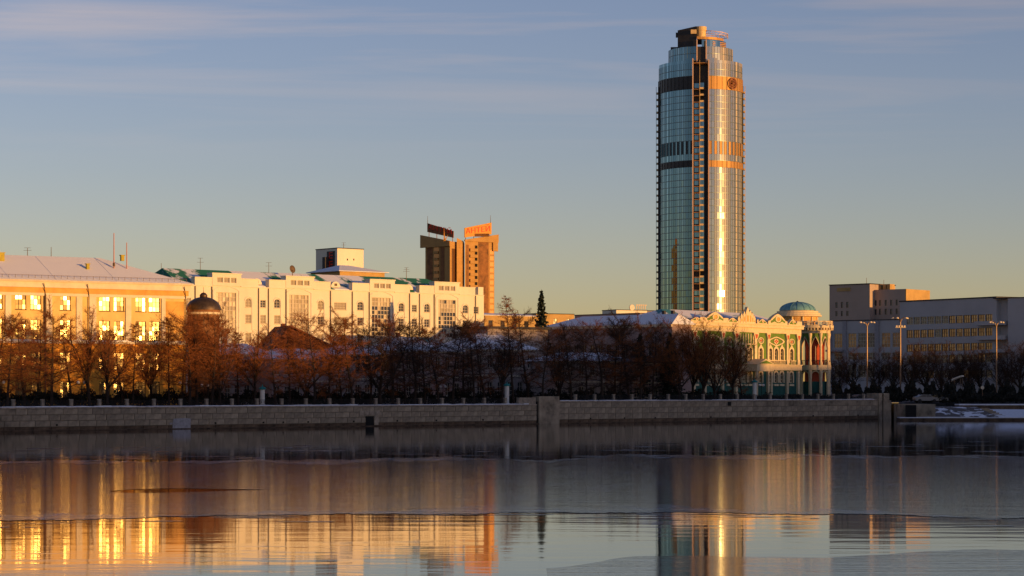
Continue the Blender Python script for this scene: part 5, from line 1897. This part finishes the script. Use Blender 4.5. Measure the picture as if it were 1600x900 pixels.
# ------------------------------------------------------------------ small houses behind the trees
def house(name, label, px0, px1, d, theta, y_eave, y_ridge, wall, roof, depth=9, rows=2, cols=5, gable=False, peak=.5):
    f_ = Frame(px0, d, theta)
    r_ = f_.root(name, label, 'house')
    u1 = f_.u(px1)
    pm_ = (px0 + px1) / 2
    ze = f_.z(pm_, y_eave)
    zr = f_.z(pm_, y_ridge, depth / 2 if not gable else 0)
    holes = []
    for k in range(rows):
        for i in range(cols):
            c = u1 * (i + .5) / cols
            hh = ze / rows
            holes.append((c - .5, c + .5, k * hh + hh * .30, k * hh + hh * .78))
    m = MB(); wall_holes(m, 0, u1, 0, ze, holes); shell(m, 0, u1, depth, 0, ze)
    if gable: m.front([(0, ze + .002), (u1, ze + .002), (u1 * peak, zr - .15)], 0, depth)
    m.build('wall', wall, r_)
    for h in holes:
        window(r_, h[0], h[2], 1.0, h[3] - h[2], 2, 3, frame='frame_pale', glass='window')
    m = MB(); m.box(-.1, u1 + .1, -.18, 0, ze - .35, ze - .02); m.box(0, u1, -.1, 0, ze / rows - .1, ze / rows + .12)
    m.build('string_course', M['trim_pale'], r_)
    if gable:
        m = MB()
        o = .7
        for a, b in (((-o, ze - o * (zr - ze) / (u1 * peak)), (u1 * peak, zr)), ((u1 * peak, zr), (u1 + o, ze - o * (zr - ze) / (u1 * (1 - peak))))):
            m.front([a, b, (b[0], b[1] + .25), (a[0], a[1] + .25)], -.6, depth + .4)
        m.build('roof', roof, r_)
    else:
        hip_roof(0, u1, 0, depth, ze + .01, zr - ze, min(depth / 2, u1 / 3), min(depth / 2, u1 / 3), .5).build('roof', roof, r_)
    m = MB(); m.box(u1 * .3, u1 * .3 + .6, depth * .55, depth * .55 + .6, ze, zr + .7)
    m.build('chimney', M['roof_red'], r_)
    return r_
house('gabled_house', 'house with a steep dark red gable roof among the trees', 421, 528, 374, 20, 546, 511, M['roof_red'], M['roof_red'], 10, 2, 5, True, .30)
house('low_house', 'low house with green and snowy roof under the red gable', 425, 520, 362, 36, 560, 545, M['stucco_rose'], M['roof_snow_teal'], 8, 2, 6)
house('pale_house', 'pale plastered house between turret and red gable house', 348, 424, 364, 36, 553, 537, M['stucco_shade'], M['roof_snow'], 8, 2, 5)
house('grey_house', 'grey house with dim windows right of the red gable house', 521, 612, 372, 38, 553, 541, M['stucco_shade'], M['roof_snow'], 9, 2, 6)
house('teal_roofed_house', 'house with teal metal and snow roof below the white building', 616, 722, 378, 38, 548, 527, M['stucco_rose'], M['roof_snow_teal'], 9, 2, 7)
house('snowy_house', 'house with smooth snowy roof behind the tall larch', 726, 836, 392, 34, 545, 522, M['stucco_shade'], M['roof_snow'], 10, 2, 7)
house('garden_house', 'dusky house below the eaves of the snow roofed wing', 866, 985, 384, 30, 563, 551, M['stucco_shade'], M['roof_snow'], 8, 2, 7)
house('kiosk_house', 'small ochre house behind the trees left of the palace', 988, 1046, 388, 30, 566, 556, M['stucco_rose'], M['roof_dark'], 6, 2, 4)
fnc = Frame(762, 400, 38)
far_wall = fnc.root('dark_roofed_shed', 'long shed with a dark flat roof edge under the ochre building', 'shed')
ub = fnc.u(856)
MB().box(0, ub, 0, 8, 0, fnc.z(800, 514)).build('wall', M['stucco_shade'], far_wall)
MB().box(-.5, ub + .5, -.6, 8.4, fnc.z(800, 514) + .003, fnc.z(800, 510.5)).build('roof', M['roof_dark'], far_wall)

# ------------------------------------------------------------------ blocks out of view to the right, whose long evening shadows fall across the bank
def shade_block(label, x0, x1, y0, y1, h):
    t = thing('unseen_waterside_block', label, 'building', (x0, y0, G), 0, 'blocks beyond the right edge')
    m = MB(); holes = []
    n_ = int((x1 - x0) / 5)
    m.box(0, x1 - x0, 0, y1 - y0, 0, h)
    m.build('wall', M['stucco_shade'], t)
    hip_roof(0, x1 - x0, 0, y1 - y0, h + .01, 1.6, 5, 5, .4).build('roof', M['roof_dark'], t)
    wm = MB()
    for k in range(int(h / 3.4)):
        for i in range(int((y1 - y0) / 4)):
            wm.box(-.06, 0, i * 4 + 1.2, i * 4 + 2.6, k * 3.4 + 1, k * 3.4 + 2.7)
    setp(wm.build('windows', M['window_dim'], t), kind='stuff')
shade_block('long low block beyond the right edge, farthest from the viewer', 340, 358, 219, 420, 20.3)
shade_block('taller block beyond the right edge in the middle of the row', 340, 360, 96, 217, 27.5)
shade_block('block beyond the right edge, nearest the viewer', 340, 358, -160, 94, 22.8)
# ------------------------------------------------------------------ street lamps, pillars, cars, hedges
def street_lamp(px, ytop, d, arms, label):
    p = at(px, 609, d)
    t = thing('street_lamp', label, 'lamp', (p.x, p.y, G), 0, 'tall street lamps on the square')
    H = CH + (YH - ytop) * d / F - G
    MB().lathe([(.22, 0), (.22, 1.2), (.15, 1.3), (.13, H * .5), (.09, H - .6), (.02, H - .55)], 8).build('pole', M['steel'], t)
    for k in range(arms):
        a = 2 * math.pi * k / arms + .35
        c, s_ = math.cos(a), math.sin(a)
        ar = MB()
        pts = [(0, H - 1.0), (.35, H - .35), (.9, H), (1.35, H - .1)]
        for (r0, z0), (r1, z1) in zip(pts, pts[1:]):
            ar.tube((c * r0, s_ * r0, z0), (c * r1, s_ * r1, z1), .05, None, 5)
        o = ar.build('arm', M['steel'], t)
        hd = MB()
        hd.lathe([(.02, H - .02), (.22, H - .1), (.30, H - .25), (.24, H - .34), (.02, H - .36)], 10, c * 1.45, s_ * 1.45)
        hd.build('lamp_head', M['trim_pale'], o)
    return t, H
street_lamp(1355, 502, 446, 4, 'tall street lamp left of the three beside the palace')
t, H = street_lamp(1407, 495.5, 440, 5, 'tallest middle street lamp with a second lower cluster of spotlights')
cl = MB()
for k in range(4):
    cl.box(-.9 + k * .5, -.6 + k * .5, -.35, -.05, H - 1.95, H - 1.6)
cl.tube((-1.0, -.1, H - 2.0), (1.0, -.1, H - 2.0), .05, None, 5)
cl.build('spotlight', M['trim_pale'], t)
street_lamp(1557, 502, 446, 4, 'tall street lamp at the far right before the grey block')

def globe_lamp(px, off, ytop, label, n=2):
    b = bank(px, off)
    H = CH + (YH - ytop) * b.y / F - G
    t = thing('globe_lamp', label, 'lamp', b, W_ANG, 'globe lamps on the promenade')
    MB().lathe([(.14, 0), (.1, .5), (.05, .7), (.04, H - .3)], 8).build('pole', M['iron'], t)
    br_ = MB().tube((-.52, 0, H - .45), (.52, 0, H - .45), .035, None, 5)
    br_.build('bracket', M['iron'], t)
    for sx in ((-.5, .5) if n == 2 else (0,)):
        g = MB().lathe([(.21 * math.sin(math.pi * i / 8) + .001, H - .2 - .21 * math.cos(math.pi * i / 8)) for i in range(9)], 12, sx, 0)
        g.build('globe', M['opal'], t, smooth=True)
globe_lamp(127.5, 11, 595, 'twin globe lamp before the yellow building, left of its doors')
globe_lamp(286, 11, 596, 'twin globe lamp before the right corner of the yellow building')
globe_lamp(0.5, 11, 595, 'twin globe lamp cut by the left edge')
globe_lamp(320, 14, 600, 'twin globe lamp below the domed turret')
globe_lamp(692, 14, 602, 'twin globe lamp before the teal roofed house')
globe_lamp(1052, 14, 600, 'twin globe lamp under the dark evergreens')
globe_lamp(1190, 12, 600, 'twin globe lamp in front of the palace porch')

def pillar(px, off, y0, y1, label):
    b = bank(px, off)
    H = CH + (YH - y0) * b.y / F - G
    t = thing('advertising_pillar', label, 'pillar', b, W_ANG, 'white pillars on the promenade')
    MB().lathe([(.42, 0), (.42, .25), (.34, .3), (.34, H - .45), (.40, H - .4)], 14).build('shaft', M['white_paint'], t)
    MB().lathe([(.50, H - .4), (.54, H - .3), (.42, H - .1), (.10, H), (.05, H + .3), (.001, H + .32)], 14).build('cap', M['teal_paint'], t)
pillar(410, 5, 604, 625, 'white pillar with teal cap under the trees below the red gable')
pillar(792, 5, 599, 620, 'white pillar with teal cap left of the stone pier')
pillar(1179, 5, 594, 613, 'white pillar with teal cap in front of the palace')

def car(px, d, yaw, col, label):
    p = at(px, 609, d)
    t = thing('parked_car', label, 'car', (p.x, p.y, G), R(yaw), 'cars parked on the embankment')
    cm = plain('car_' + label[:12], col, 0.3, 0.2, var=.04, scale=2, bump=0, spec=.6)
    prof = [(-2.1, .35), (2.1, .35), (2.15, .75), (1.95, .92), (1.15, 1.0), (.55, 1.42), (-.95, 1.45), (-1.7, 1.02), (-2.1, .95), (-2.15, .6)]
    MB().front(prof, -.85, .85).build('body', cm, t)
    gl_ = MB()
    gl_.front([(1.02, 1.02), (.52, 1.36), (-.12, 1.38), (-.12, 1.02)], -.87, .87)
    gl_.front([(-.2, 1.02), (-.2, 1.38), (-.9, 1.38), (-1.45, 1.02)], -.87, .87)
    gl_.build('side_window', M['window_dim'], t)
    for x_ in (-1.35, 1.35):
        for y_ in (-.82, .82):
            MB().tube((x_, y_ - .1, .33), (x_, y_ + .1, .33), .33, None, 14).build('wheel', M['iron'], t)
    for y_ in (-.6, .6):
        MB().box(2.1, 2.17, y_ - .15, y_ + .15, .62, .78).build('headlight', M['opal'], t)
    return t
car(1446, 409, 10, (0.13, 0.13, 0.145), 'grey car parked above the end of the embankment')
car(1462, 412, 0, (0.10, 0.10, 0.12), 'dark car parked right of the grey car')
car(1489, 424, 80, (0.06, 0.06, 0.08), 'dark car facing the water below the white canopy')
car(1516, 424, 85, (0.05, 0.05, 0.05), 'black car facing the water right of the canopy')
car(1345, 424, 30, (0.07, 0.07, 0.08), 'dark car parked right of the palace rotunda')
car(548, 352, 43, (0.09, 0.09, 0.10), 'dark car parked on the promenade behind the middle trees')
# white curved canopy of a landing stage
cp_ = at(1496, 594, 440)
t = thing('canopy', 'small curved white canopy roof on the dark square', 'canopy', (cp_.x, cp_.y, G), R(-25))
m = MB()
hh = cp_.z - G
pts = [(-.9 + 1.9 * i / 8, hh - .1 + .75 * (i / 8) ** .8) for i in range(9)]
for a, b in zip(pts, pts[1:]): m.front([a, b, (b[0], b[1] + .28), (a[0], a[1] + .28)], -.9, .9)
m.build('roof', M['trim_white'], t)
m = MB()
for x_, y_ in ((-.7, -.7), (-.7, .7), (.8, -.7), (.8, .7)): m.tube((x_, y_, 0), (x_, y_, hh + .3), .06, None, 5)
m.build('post', M['steel'], t)
p = at(1535, 609, 430)
t = thing('road_sign', 'small round road sign at the right on the square', 'sign', (p.x, p.y, G))
MB().tube((0, 0, 0), (0, 0, 2.9), .04, None, 5).build('pole', M['steel'], t)
MB().front([(.33 * x, 2.7 + .33 * z) for x, z in disc(1, 14)], -.1, -.05).build('plate', M['trim_pale'], t)

M['hedge'] = plain('hedge', (0.020, 0.020, 0.014), 0.9, var=.4, scale=2, bump=0)
def hedge_strip(name, label, px0, px1, off, h, seed, n):
    rnd = random.Random(seed)
    m = MB()
    s0, s1 = wall_s(px0, off), wall_s(px1, off)
    for _ in range(n):
        s = rnd.uniform(s0, s1)
        prof = h * (.72 + .2 * math.sin(s * .9 + seed) + .16 * math.sin(s * 2.3 + 2 * seed) + .1 * math.sin(s * 5.7))
        z = prof * rnd.random() ** .7
        o = off + rnd.gauss(0, .5)
        p = P0 + WU * s + WN * o
        a, b = rnd.uniform(0, 6.28), rnd.uniform(.08, .22)
        c, s_ = math.cos(a) * b, math.sin(a) * b
        q = rnd.uniform(-.15, .2)
        m.add([(p.x - c, p.y - s_, G + z), (p.x + c, p.y + s_, G + z + q), (p.x + rnd.uniform(-.1, .1), p.y, G + z + rnd.uniform(.15, .35))], [(0, 1, 2)])
    setp(m.build(name, M['hedge']), label, kind='stuff')
hedge_strip('hedge', 'dark leafless hedge along the promenade under the left trees', -40, 560, 17, 2.2, 1, 16000)
hedge_strip('hedge', 'dark leafless hedge along the promenade under the middle trees', 560, 1150, 17, 2.3, 2, 16000)
hedge_strip('hedge', 'dark low hedge along the promenade before the palace', 1150, 1400, 12, 1.5, 3, 7000)
# ------------------------------------------------------------------ bare trees
M['bark'] = plain('bark', (0.040, 0.026, 0.018), 0.95, var=.3, scale=3, bump=.3)
M['twig'] = plain('twig', (0.24, 0.078, 0.020), 0.9, var=.25, scale=.8, bump=0)
M['needle'] = plain('needle', (0.022, 0.030, 0.018), 0.9, var=.35, scale=1.2, bump=0)

def rot_about(v, ax, a):
    return Matrix.Rotation(a, 3, ax) @ v

class Tree:
    def __init__(s, seed):
        s.r = random.Random(seed)
        s.wood, s.tw = MB(), MB()
    def limb(s, p, d, L, r0, r1, segs, bend, up, sides):
        """a crooked tapering limb; returns its points"""
        pts = [(p.copy(), r0)]
        d = d.normalized()
        for i in range(segs):
            ax = Vector((s.r.gauss(0, 1), s.r.gauss(0, 1), s.r.gauss(0, 1))).normalized()
            d = rot_about(d, ax, s.r.gauss(0, bend))
            d = (d + Vector((0, 0, up))).normalized()
            q = p + d * (L / segs)
            ra = r0 + (r1 - r0) * (i / segs); rb = r0 + (r1 - r0) * ((i + 1) / segs)
            (s.wood if ra > 0.022 else s.tw).tube(p, q, ra, rb, sides, False)
            p = q
            pts.append((p.copy(), rb))
        return pts, d
    def twigs(s, pts, n, L, spread, up=0.15, wid=0.017):
        for _ in range(n):
            i = s.r.randrange(len(pts) - 1)
            a, b = pts[i][0], pts[i + 1][0]
            f = s.r.random()
            p = a.lerp(b, f)
            base = (b - a).normalized()
            d = (base + Vector((s.r.gauss(0, spread), s.r.gauss(0, spread), s.r.gauss(0, spread) + up))).normalized()
            l = L * s.r.uniform(.45, 1.15)
            side = d.orthogonal().normalized()
            side = rot_about(side, d, s.r.uniform(0, 6.28)) * wid
            mid = p + d * l * .5 + Vector((0, 0, s.r.gauss(0, .05)))
            tip = p + d * l + Vector((s.r.gauss(0, .08), s.r.gauss(0, .08), s.r.gauss(0, .08)))
            s.tw.add([p - side, p + side, mid + side * .7, mid - side * .7, tip], [(0, 1, 2, 3), (3, 2, 4)])
    def done(s):
        return s.wood.mesh('trunk', M['bark']), s.tw.mesh('crown', M['twig'])

def broad(seed, H=12.0, limbs=5, fork=.3, spread=.62, dense=1.0):
    t = Tree(seed)
    r = t.r
    r0 = H * .019
    tp_, d = t.limb(Vector((0, 0, -.2)), Vector((r.gauss(0, .04), r.gauss(0, .04), 1)), H * fork, r0, r0 * .78, 4, .05, .1, 7)
    top = tp_[-1][0]
    # leader and main limbs
    mains = []
    for k in range(limbs):
        a = 2 * math.pi * (k + r.uniform(-.25, .25)) / limbs
        sp = spread * r.uniform(.55, 1.2) if k else spread * .12
        dd = Vector((math.cos(a) * sp, math.sin(a) * sp, 1))
        st_ = tp_[-1 if k < 3 else -2][0]
        L = H * (1 - fork) * r.uniform(.78, .98) * (1.06 if k == 0 else .92)
        pts, _ = t.limb(st_, dd, L, r0 * .58, .03, 7, .12, .09, 5)
        mains.append((pts, L))
    for pts, L in mains:
        for i in range(1, len(pts)):
            nb_ = 3 if i > 1 else 2
            for _ in range(nb_):
                p, rr = pts[i][0], pts[i][1]
                base = (pts[i][0] - pts[i - 1][0]).normalized()
                a = r.uniform(0, 6.28)
                dd = base * .55 + Vector((math.cos(a), math.sin(a), .28)) * .75
                l2 = L * .36 * (1.15 - .62 * i / len(pts)) * r.uniform(.7, 1.15)
                sp_, _ = t.limb(p, dd, l2, max(.02, rr * .55), .012, 4, .2, .05, 4)
                for j in range(1, len(sp_)):
                    for _ in range(2):
                        b2 = (sp_[j][0] - sp_[j - 1][0]).normalized()
                        dd2 = b2 * .6 + Vector((r.gauss(0, .6), r.gauss(0, .6), r.gauss(.15, .45)))
                        s3, _ = t.limb(sp_[j][0], dd2, l2 * .42 * r.uniform(.6, 1.1), .013, .006, 2, .25, .03, 3)
                        t.twigs(s3, int(4.5 * dense), .62, .75)
                t.twigs(sp_, int(5 * dense), .75, .7)
    return t.done()

def larch(seed, H=13.0, width=.24, dense=1.0, start=.2):
    t = Tree(seed)
    r = t.r
    pts, _ = t.limb(Vector((0, 0, -.2)), Vector((r.gauss(0, .02), r.gauss(0, .02), 1)), H + .2, H * .0135, .02, 12, .022, .05, 6)
    n = 78
    for k in range(n):
        f = start + (1 - start) * (k + r.random()) / n * .98
        x = f * 12
        i = min(11, int(x))
        p = pts[i][0].lerp(pts[i + 1][0], x - i)
        a = k * 2.399 + r.gauss(0, .35)
        prof = (1 - f) ** .8 * 1.12 + .05
        if f < start + .12: prof *= .75
        L = H * width * prof * r.uniform(.65, 1.15)
        dd = Vector((math.cos(a), math.sin(a), r.uniform(-.08, .25)))
        b, _ = t.limb(p, dd, L, .045 * (1.2 - f), .010, 5, .10, .035, 4)
        for j in range(1, len(b)):
            for _ in range(3):
                base = (b[j][0] - b[j - 1][0]).normalized()
                side = Vector((-base.y, base.x, 0)) * r.choice((-1, 1))
                dd2 = base * .55 + side * r.uniform(.4, 1) + Vector((0, 0, r.gauss(-.05, .25)))
                s3, _ = t.limb(b[j][0], dd2, L * .32 * r.uniform(.5, 1.1), .013, .006, 2, .2, 0, 3)
                t.twigs(s3, int(3 * dense), .42, .75, 0.0)
        t.twigs(b, int(8 * dense), .45, .8, 0.05)
    return t.done()

def layered(seed, H=12.0, width=.36, dense=1.0, start=.16, lean=.03, nbr=34):
    """old wide-crowned tree: a dark trunk carried to the top, long level boughs in uneven storeys, rounded outline"""
    t = Tree(seed)
    r = t.r
    pts, _ = t.limb(Vector((0, 0, -.2)), Vector((r.gauss(0, lean), r.gauss(0, lean), 1)), H * .97, H * .0175, .03, 12, .055, .06, 6)
    for k in range(nbr):
        f = start + (1 - start) * ((k + r.random()) / nbr) ** .9
        f = min(.985, f)
        x = f * 12
        i = min(11, int(x))
        p = pts[i][0].lerp(pts[i + 1][0], x - i)
        a = k * 2.399 + r.gauss(0, .6)
        prof = math.sin(math.pi * min(1, (f - start * .6) / (1.10 - start * .6)) ** .8) ** .75
        L = H * width * prof * r.uniform(.45, 1.2)
        if r.random() < .12: L *= 1.25
        rise = r.uniform(-.05, .35) + max(0, f - .7) * 1.6
        dd = Vector((math.cos(a), math.sin(a), rise))
        b, _ = t.limb(p, dd, L, max(.03, .085 * (1.15 - f)), .014, 6, .17, .03, 4)
        for j in range(1, len(b)):
            for _ in range(4):
                base = (b[j][0] - b[j - 1][0]).normalized()
                side = Vector((-base.y, base.x, 0)) * r.choice((-1, 1))
                dd2 = base * .5 + side * r.uniform(.2, 1) + Vector((0, 0, r.gauss(.08, .4)))
                l2 = (.35 + L * .24) * r.uniform(.5, 1.2)
                s3, _ = t.limb(b[j][0], dd2, l2, .015, .007, 3, .3, .02, 3)
                t.twigs(s3, int(5 * dense), .5, .85, 0.03)
        t.twigs(b[2:], int(8 * dense), .5, .8, 0.06)
    return t.done()

def spruce(seed, H=15.0, width=.19):
    t = Tree(seed)
    r = t.r
    pts, _ = t.limb(Vector((0, 0, -.2)), Vector((0, 0, 1)), H + .2, H * .013, .02, 10, .01, .02, 6)
    nd = MB()
    n = 150
    for k in range(n):
        f = .06 + .93 * k / n
        z = H * f
        a = k * 2.399 + r.gauss(0, .2)
        L = H * width * ((1 - f) ** .9 + .02) * r.uniform(.75, 1.15)
        for j in range(int(8 + L * 14)):
            g = r.random() ** .7
            w_ = .35 * L * (1 - g * .7)
            x_ = math.cos(a) * L * g + -math.sin(a) * r.gauss(0, .4) * w_
            y_ = math.sin(a) * L * g + math.cos(a) * r.gauss(0, .4) * w_
            zz = z - .32 * L * g + .12 * L * g * g + r.gauss(0, .05)
            o = r.uniform(0, 6.28)
            q = r.uniform(.10, .2)
            nd.add([(x_ - math.cos(o) * q, y_ - math.sin(o) * q, zz), (x_ + math.cos(o) * q, y_ + math.sin(o) * q, zz + r.gauss(0, .04)), (x_ + r.gauss(0, .1), y_ + r.gauss(0, .1), zz - r.uniform(.12, .32))], [(0, 1, 2)])
    return t.wood.mesh('trunk', M['bark']), nd.mesh('crown', M['needle'])

BROAD = [broad(11, 12, 5, .26, .55), broad(12, 12, 6, .22, .72), broad(13, 12, 4, .34, .50), broad(14, 12, 6, .30, .80), broad(15, 12, 5, .18, .60, 1.15), broad(16, 12, 7, .28, .66, 1.2)]
LARCH = [larch(31, 12), larch(32, 12, .28, 1.1, .24), larch(33, 12, .22, 1.0, .3), larch(34, 12, .31, 1.15, .22), larch(35, 12, .34, .6, .34)]
LAYER = [layered(61), layered(62, width=.42, start=.22, nbr=30), layered(63, width=.33, dense=1.1, lean=.06), layered(64, width=.40, start=.12, nbr=38), layered(65, width=.38, start=.26, lean=.08, nbr=28), layered(66, width=.45, start=.2, dense=.9)]
SPR = [spruce(51, 12, .17), spruce(52, 12, .21)]

M['twig_dark_shaded'] = plain('twig_dark_shaded', (0.060, 0.030, 0.017), 0.9, var=.3, scale=.8, bump=0)
def plant(name, label, cat, meshes, loc, H, rz, wide=1.0, group=None, dark=False):
    t = thing(name, label, cat, loc, rz, group)
    s = H / 12.0
    link('trunk', meshes[0], t, scale=(s * wide, s * wide, s))
    c = link('crown', meshes[1], t, scale=(s * wide, s * wide, s))
    if dark:                                   # shade on the middle row put into darker twigs; darker-barked trees on the square
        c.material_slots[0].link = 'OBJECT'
        c.material_slots[0].material = M['twig_dark_shaded']
    return t

ORD = ['first', 'second', 'third', 'fourth', 'fifth', 'sixth', 'seventh', 'eighth', 'ninth', 'tenth', 'eleventh', 'twelfth', 'thirteenth', 'fourteenth', 'fifteenth', 'sixteenth',
       'seventeenth', 'eighteenth', 'nineteenth', 'twentieth']
def ordinal(n):
    n += 1
    if n <= 20: return ORD[n - 1]
    tens = {2: 'twent', 3: 'thirt', 4: 'fort', 5: 'fift'}[n // 10]
    return tens + 'ieth' if n % 10 == 0 else tens + 'y-' + ORD[n % 10 - 1]

# px of the trunk, row of the crown's top, distance behind the wall, kind (b/l + prototype), width
ROW = [(-14, 500, 12, 'w0', 1.07), (12, 492, 10, 'w0', 0.87), (38, 503, 15, 'w2', 1.09), (58, 505, 18, 'w1', 1.01), (81, 490, 9, 'w1', 1.10), (112, 512, 17, 'w0', 1.10), (140, 490, 10, 'b0', 1.0),
       (168, 506, 8, 'b3', .95), (192, 512, 16, 'w2', 0.94), (208, 504, 11, 'l3', 1.0), (236, 514, 17, 'b5', .9), (264, 494, 9, 'l1', 1.05), (284, 508, 13, 'w4', 0.95), (297, 497, 7, 'w3', 1.05), (308, 496, 10, 'w1', 0.90), (322, 502, 16, 'w0', 1.13), (331, 494, 7, 'w1', 1.05), (344, 500, 9, 'b1', .85),
       (372, 517, 14, 'l1', 1.1), (398, 511, 10, 'b3', .9), (430, 516, 8, 'w2', 1.02), (453, 508, 12, 'l3', 1.1), (478, 498, 14, 'b4', 1.0), (492, 495, 9, 'w3', 0.98), (514, 505, 12, 'w3', 0.90), (534, 512, 16, 'w0', 0.87), (551, 493, 9, 'w2', 1.01),
       (578, 510, 15, 'w5', 0.95), (594, 490, 9, 'b4', 1.1), (614, 503, 12, 'w3', 1.12), (633, 508, 16, 'w3', 0.93), (647, 506, 9, 'w5', 1.03), (664, 515, 12, 'w1', 1.12), (686, 514, 9, 'w0', 1.06), (707, 504, 11, 'w4', 1.03), (724, 514, 17, 'w2', 1.13),
       (741, 505, 9, 'w0', 0.86), (757, 500, 12, 'w2', 1.07), (784, 512, 10, 'b3', .9), (803, 461, 11, 'l4', 1.0), (826, 486, 14, 'w2', 0.95), (849, 512, 9, 'w5', 0.97), (872, 522, 13, 'b1', .9), (893, 508, 9, 'w0', 0.94), (917, 515, 12, 'w3', 0.94),
       (942, 506, 9, 'w4', 1.14), (960, 500, 14, 'w0', 0.96), (968, 510, 10, 'w2', 1.09), (983, 496, 12, 'w2', 1.02), (1001, 508, 9, 'w1', 0.98), (1019, 506, 12, 'w0', 0.87), (1040, 508, 15, 'b5', .9), (1061, 499, 9, 'b4', .95), (1082, 503, 13, 'b5', .9), (1098, 500, 10, 'b1', .85),
       (1117, 510, 9, 'b4', .95), (1144, 517, 9, 'b5', .9), (1160, 545, 12, 'w0', 0.89)]
rt = random.Random(5)
LAND = [(-99, 290, 'before the yellow building'), (290, 350, 'before the domed turret'), (350, 430, 'left of the red gabled house'), (430, 520, 'before the red gabled house'), (520, 760, 'before the white building'),
        (760, 860, 'between white building and spruce'), (860, 1050, 'before the snow roofed wing'), (1050, 1300, 'before the palace')]
for k, (px, yt, off, kind, wd) in enumerate(ROW):
    b = bank(px, off)
    H = CH + (YH - yt) * b.y / F - G
    where = next(l for a, c, l in LAND if a <= px < c)
    word = {'l': 'bare larch', 'b': 'bare upright tree', 'w': 'wide bare tree with level boughs'}[kind[0]]
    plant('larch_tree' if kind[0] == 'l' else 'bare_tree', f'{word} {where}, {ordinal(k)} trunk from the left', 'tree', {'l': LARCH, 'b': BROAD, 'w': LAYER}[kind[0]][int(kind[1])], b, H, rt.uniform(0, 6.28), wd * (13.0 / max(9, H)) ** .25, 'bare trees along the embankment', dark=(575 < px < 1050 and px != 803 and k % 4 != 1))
b = bank(846, 42)
plant('spruce_tree', 'tall dark spruce rising above the trees left of the snow roof', 'tree', SPR[0], b, CH + (YH - 452) * b.y / F - G, 1.0, .95)
for k, (px, yt, off, w_, lab) in enumerate(((1000, 520, 16, 1.3, 'dark evergreen left of two under the snow roof'), (1047, 518, 13, 1.35, 'dark evergreen beside the palace trees'))):
    b = bank(px, off)
    plant('spruce_tree', lab, 'tree', SPR[1], b, CH + (YH - yt) * b.y / F - G, k * 2.0, w_)
# trees on the square before the grey block
for k, (px, yt, d, kind, wd, lab) in enumerate(((1312, 555, 462, 1, 1.1, 'bare tree right beside the palace rotunda'), (1334, 540, 468, 3, 1.1, 'bare tree before the grey hall, left of the tallest lamp'), (1372, 548, 462, 5, 1.1, 'bare tree between left and middle street lamps'),
        (1398, 552, 470, 0, 1.2, 'bare tree hiding the foot of the middle lamp'), (1424, 540, 455, 5, 1.2, 'dense bare tree right of the middle lamp'), (1446, 536, 462, 3, 1.2, 'broad bare tree before the ribbon windows'),
        (1470, 556, 450, 1, 1.3, 'low bare tree before the lowest ribbon windows'), (1486, 532, 466, 4, 1.1, 'tall bare tree in the middle of the grey block'), (1512, 550, 458, 5, 1.2, 'bare tree left of the right street lamp'),
        (1534, 545, 466, 0, 1.2, 'bare tree just left of the right street lamp'), (1572, 540, 456, 1, 1.2, 'bare tree right of the right street lamp'), (1594, 530, 462, 3, 1.1, 'bare tree at the right edge'))):
    p = at(px, 609, d)
    plant('bare_tree', lab, 'tree', BROAD[kind], (p.x, p.y, G), CH + (YH - yt) * d / F - G, rt.uniform(0, 6.28), wd, 'bare trees on the square', True)
def scrub(label, px0, px1, d, h, seed, n):
    rnd = random.Random(seed)
    m = MB()
    for _ in range(n):
        px = rnd.uniform(px0, px1)
        hh = h * (.75 + .25 * math.sin(px * .21 + seed) + .15 * math.sin(px * .6))
        p = at(px, 609, d + rnd.gauss(0, 2))
        z = G + hh * rnd.random() ** .7
        a, b = rnd.uniform(0, 6.28), rnd.uniform(.1, .3)
        m.add([(p.x - math.cos(a) * b, p.y - math.sin(a) * b, z), (p.x + math.cos(a) * b, p.y + math.sin(a) * b, z + rnd.uniform(-.2, .2)), (p.x + rnd.uniform(-.2, .2), p.y, z + rnd.uniform(.2, .5))], [(0, 1, 2)])
    setp(m.build('shrubbery', M['hedge']), label, kind='stuff')
scrub('dark shrubbery on the square before the grey block', 1300, 1640, 438, 3.6, 4, 16000)
scrub('low dark shrubbery behind the right quay', 1430, 1640, 414, 1.8, 9, 7000)
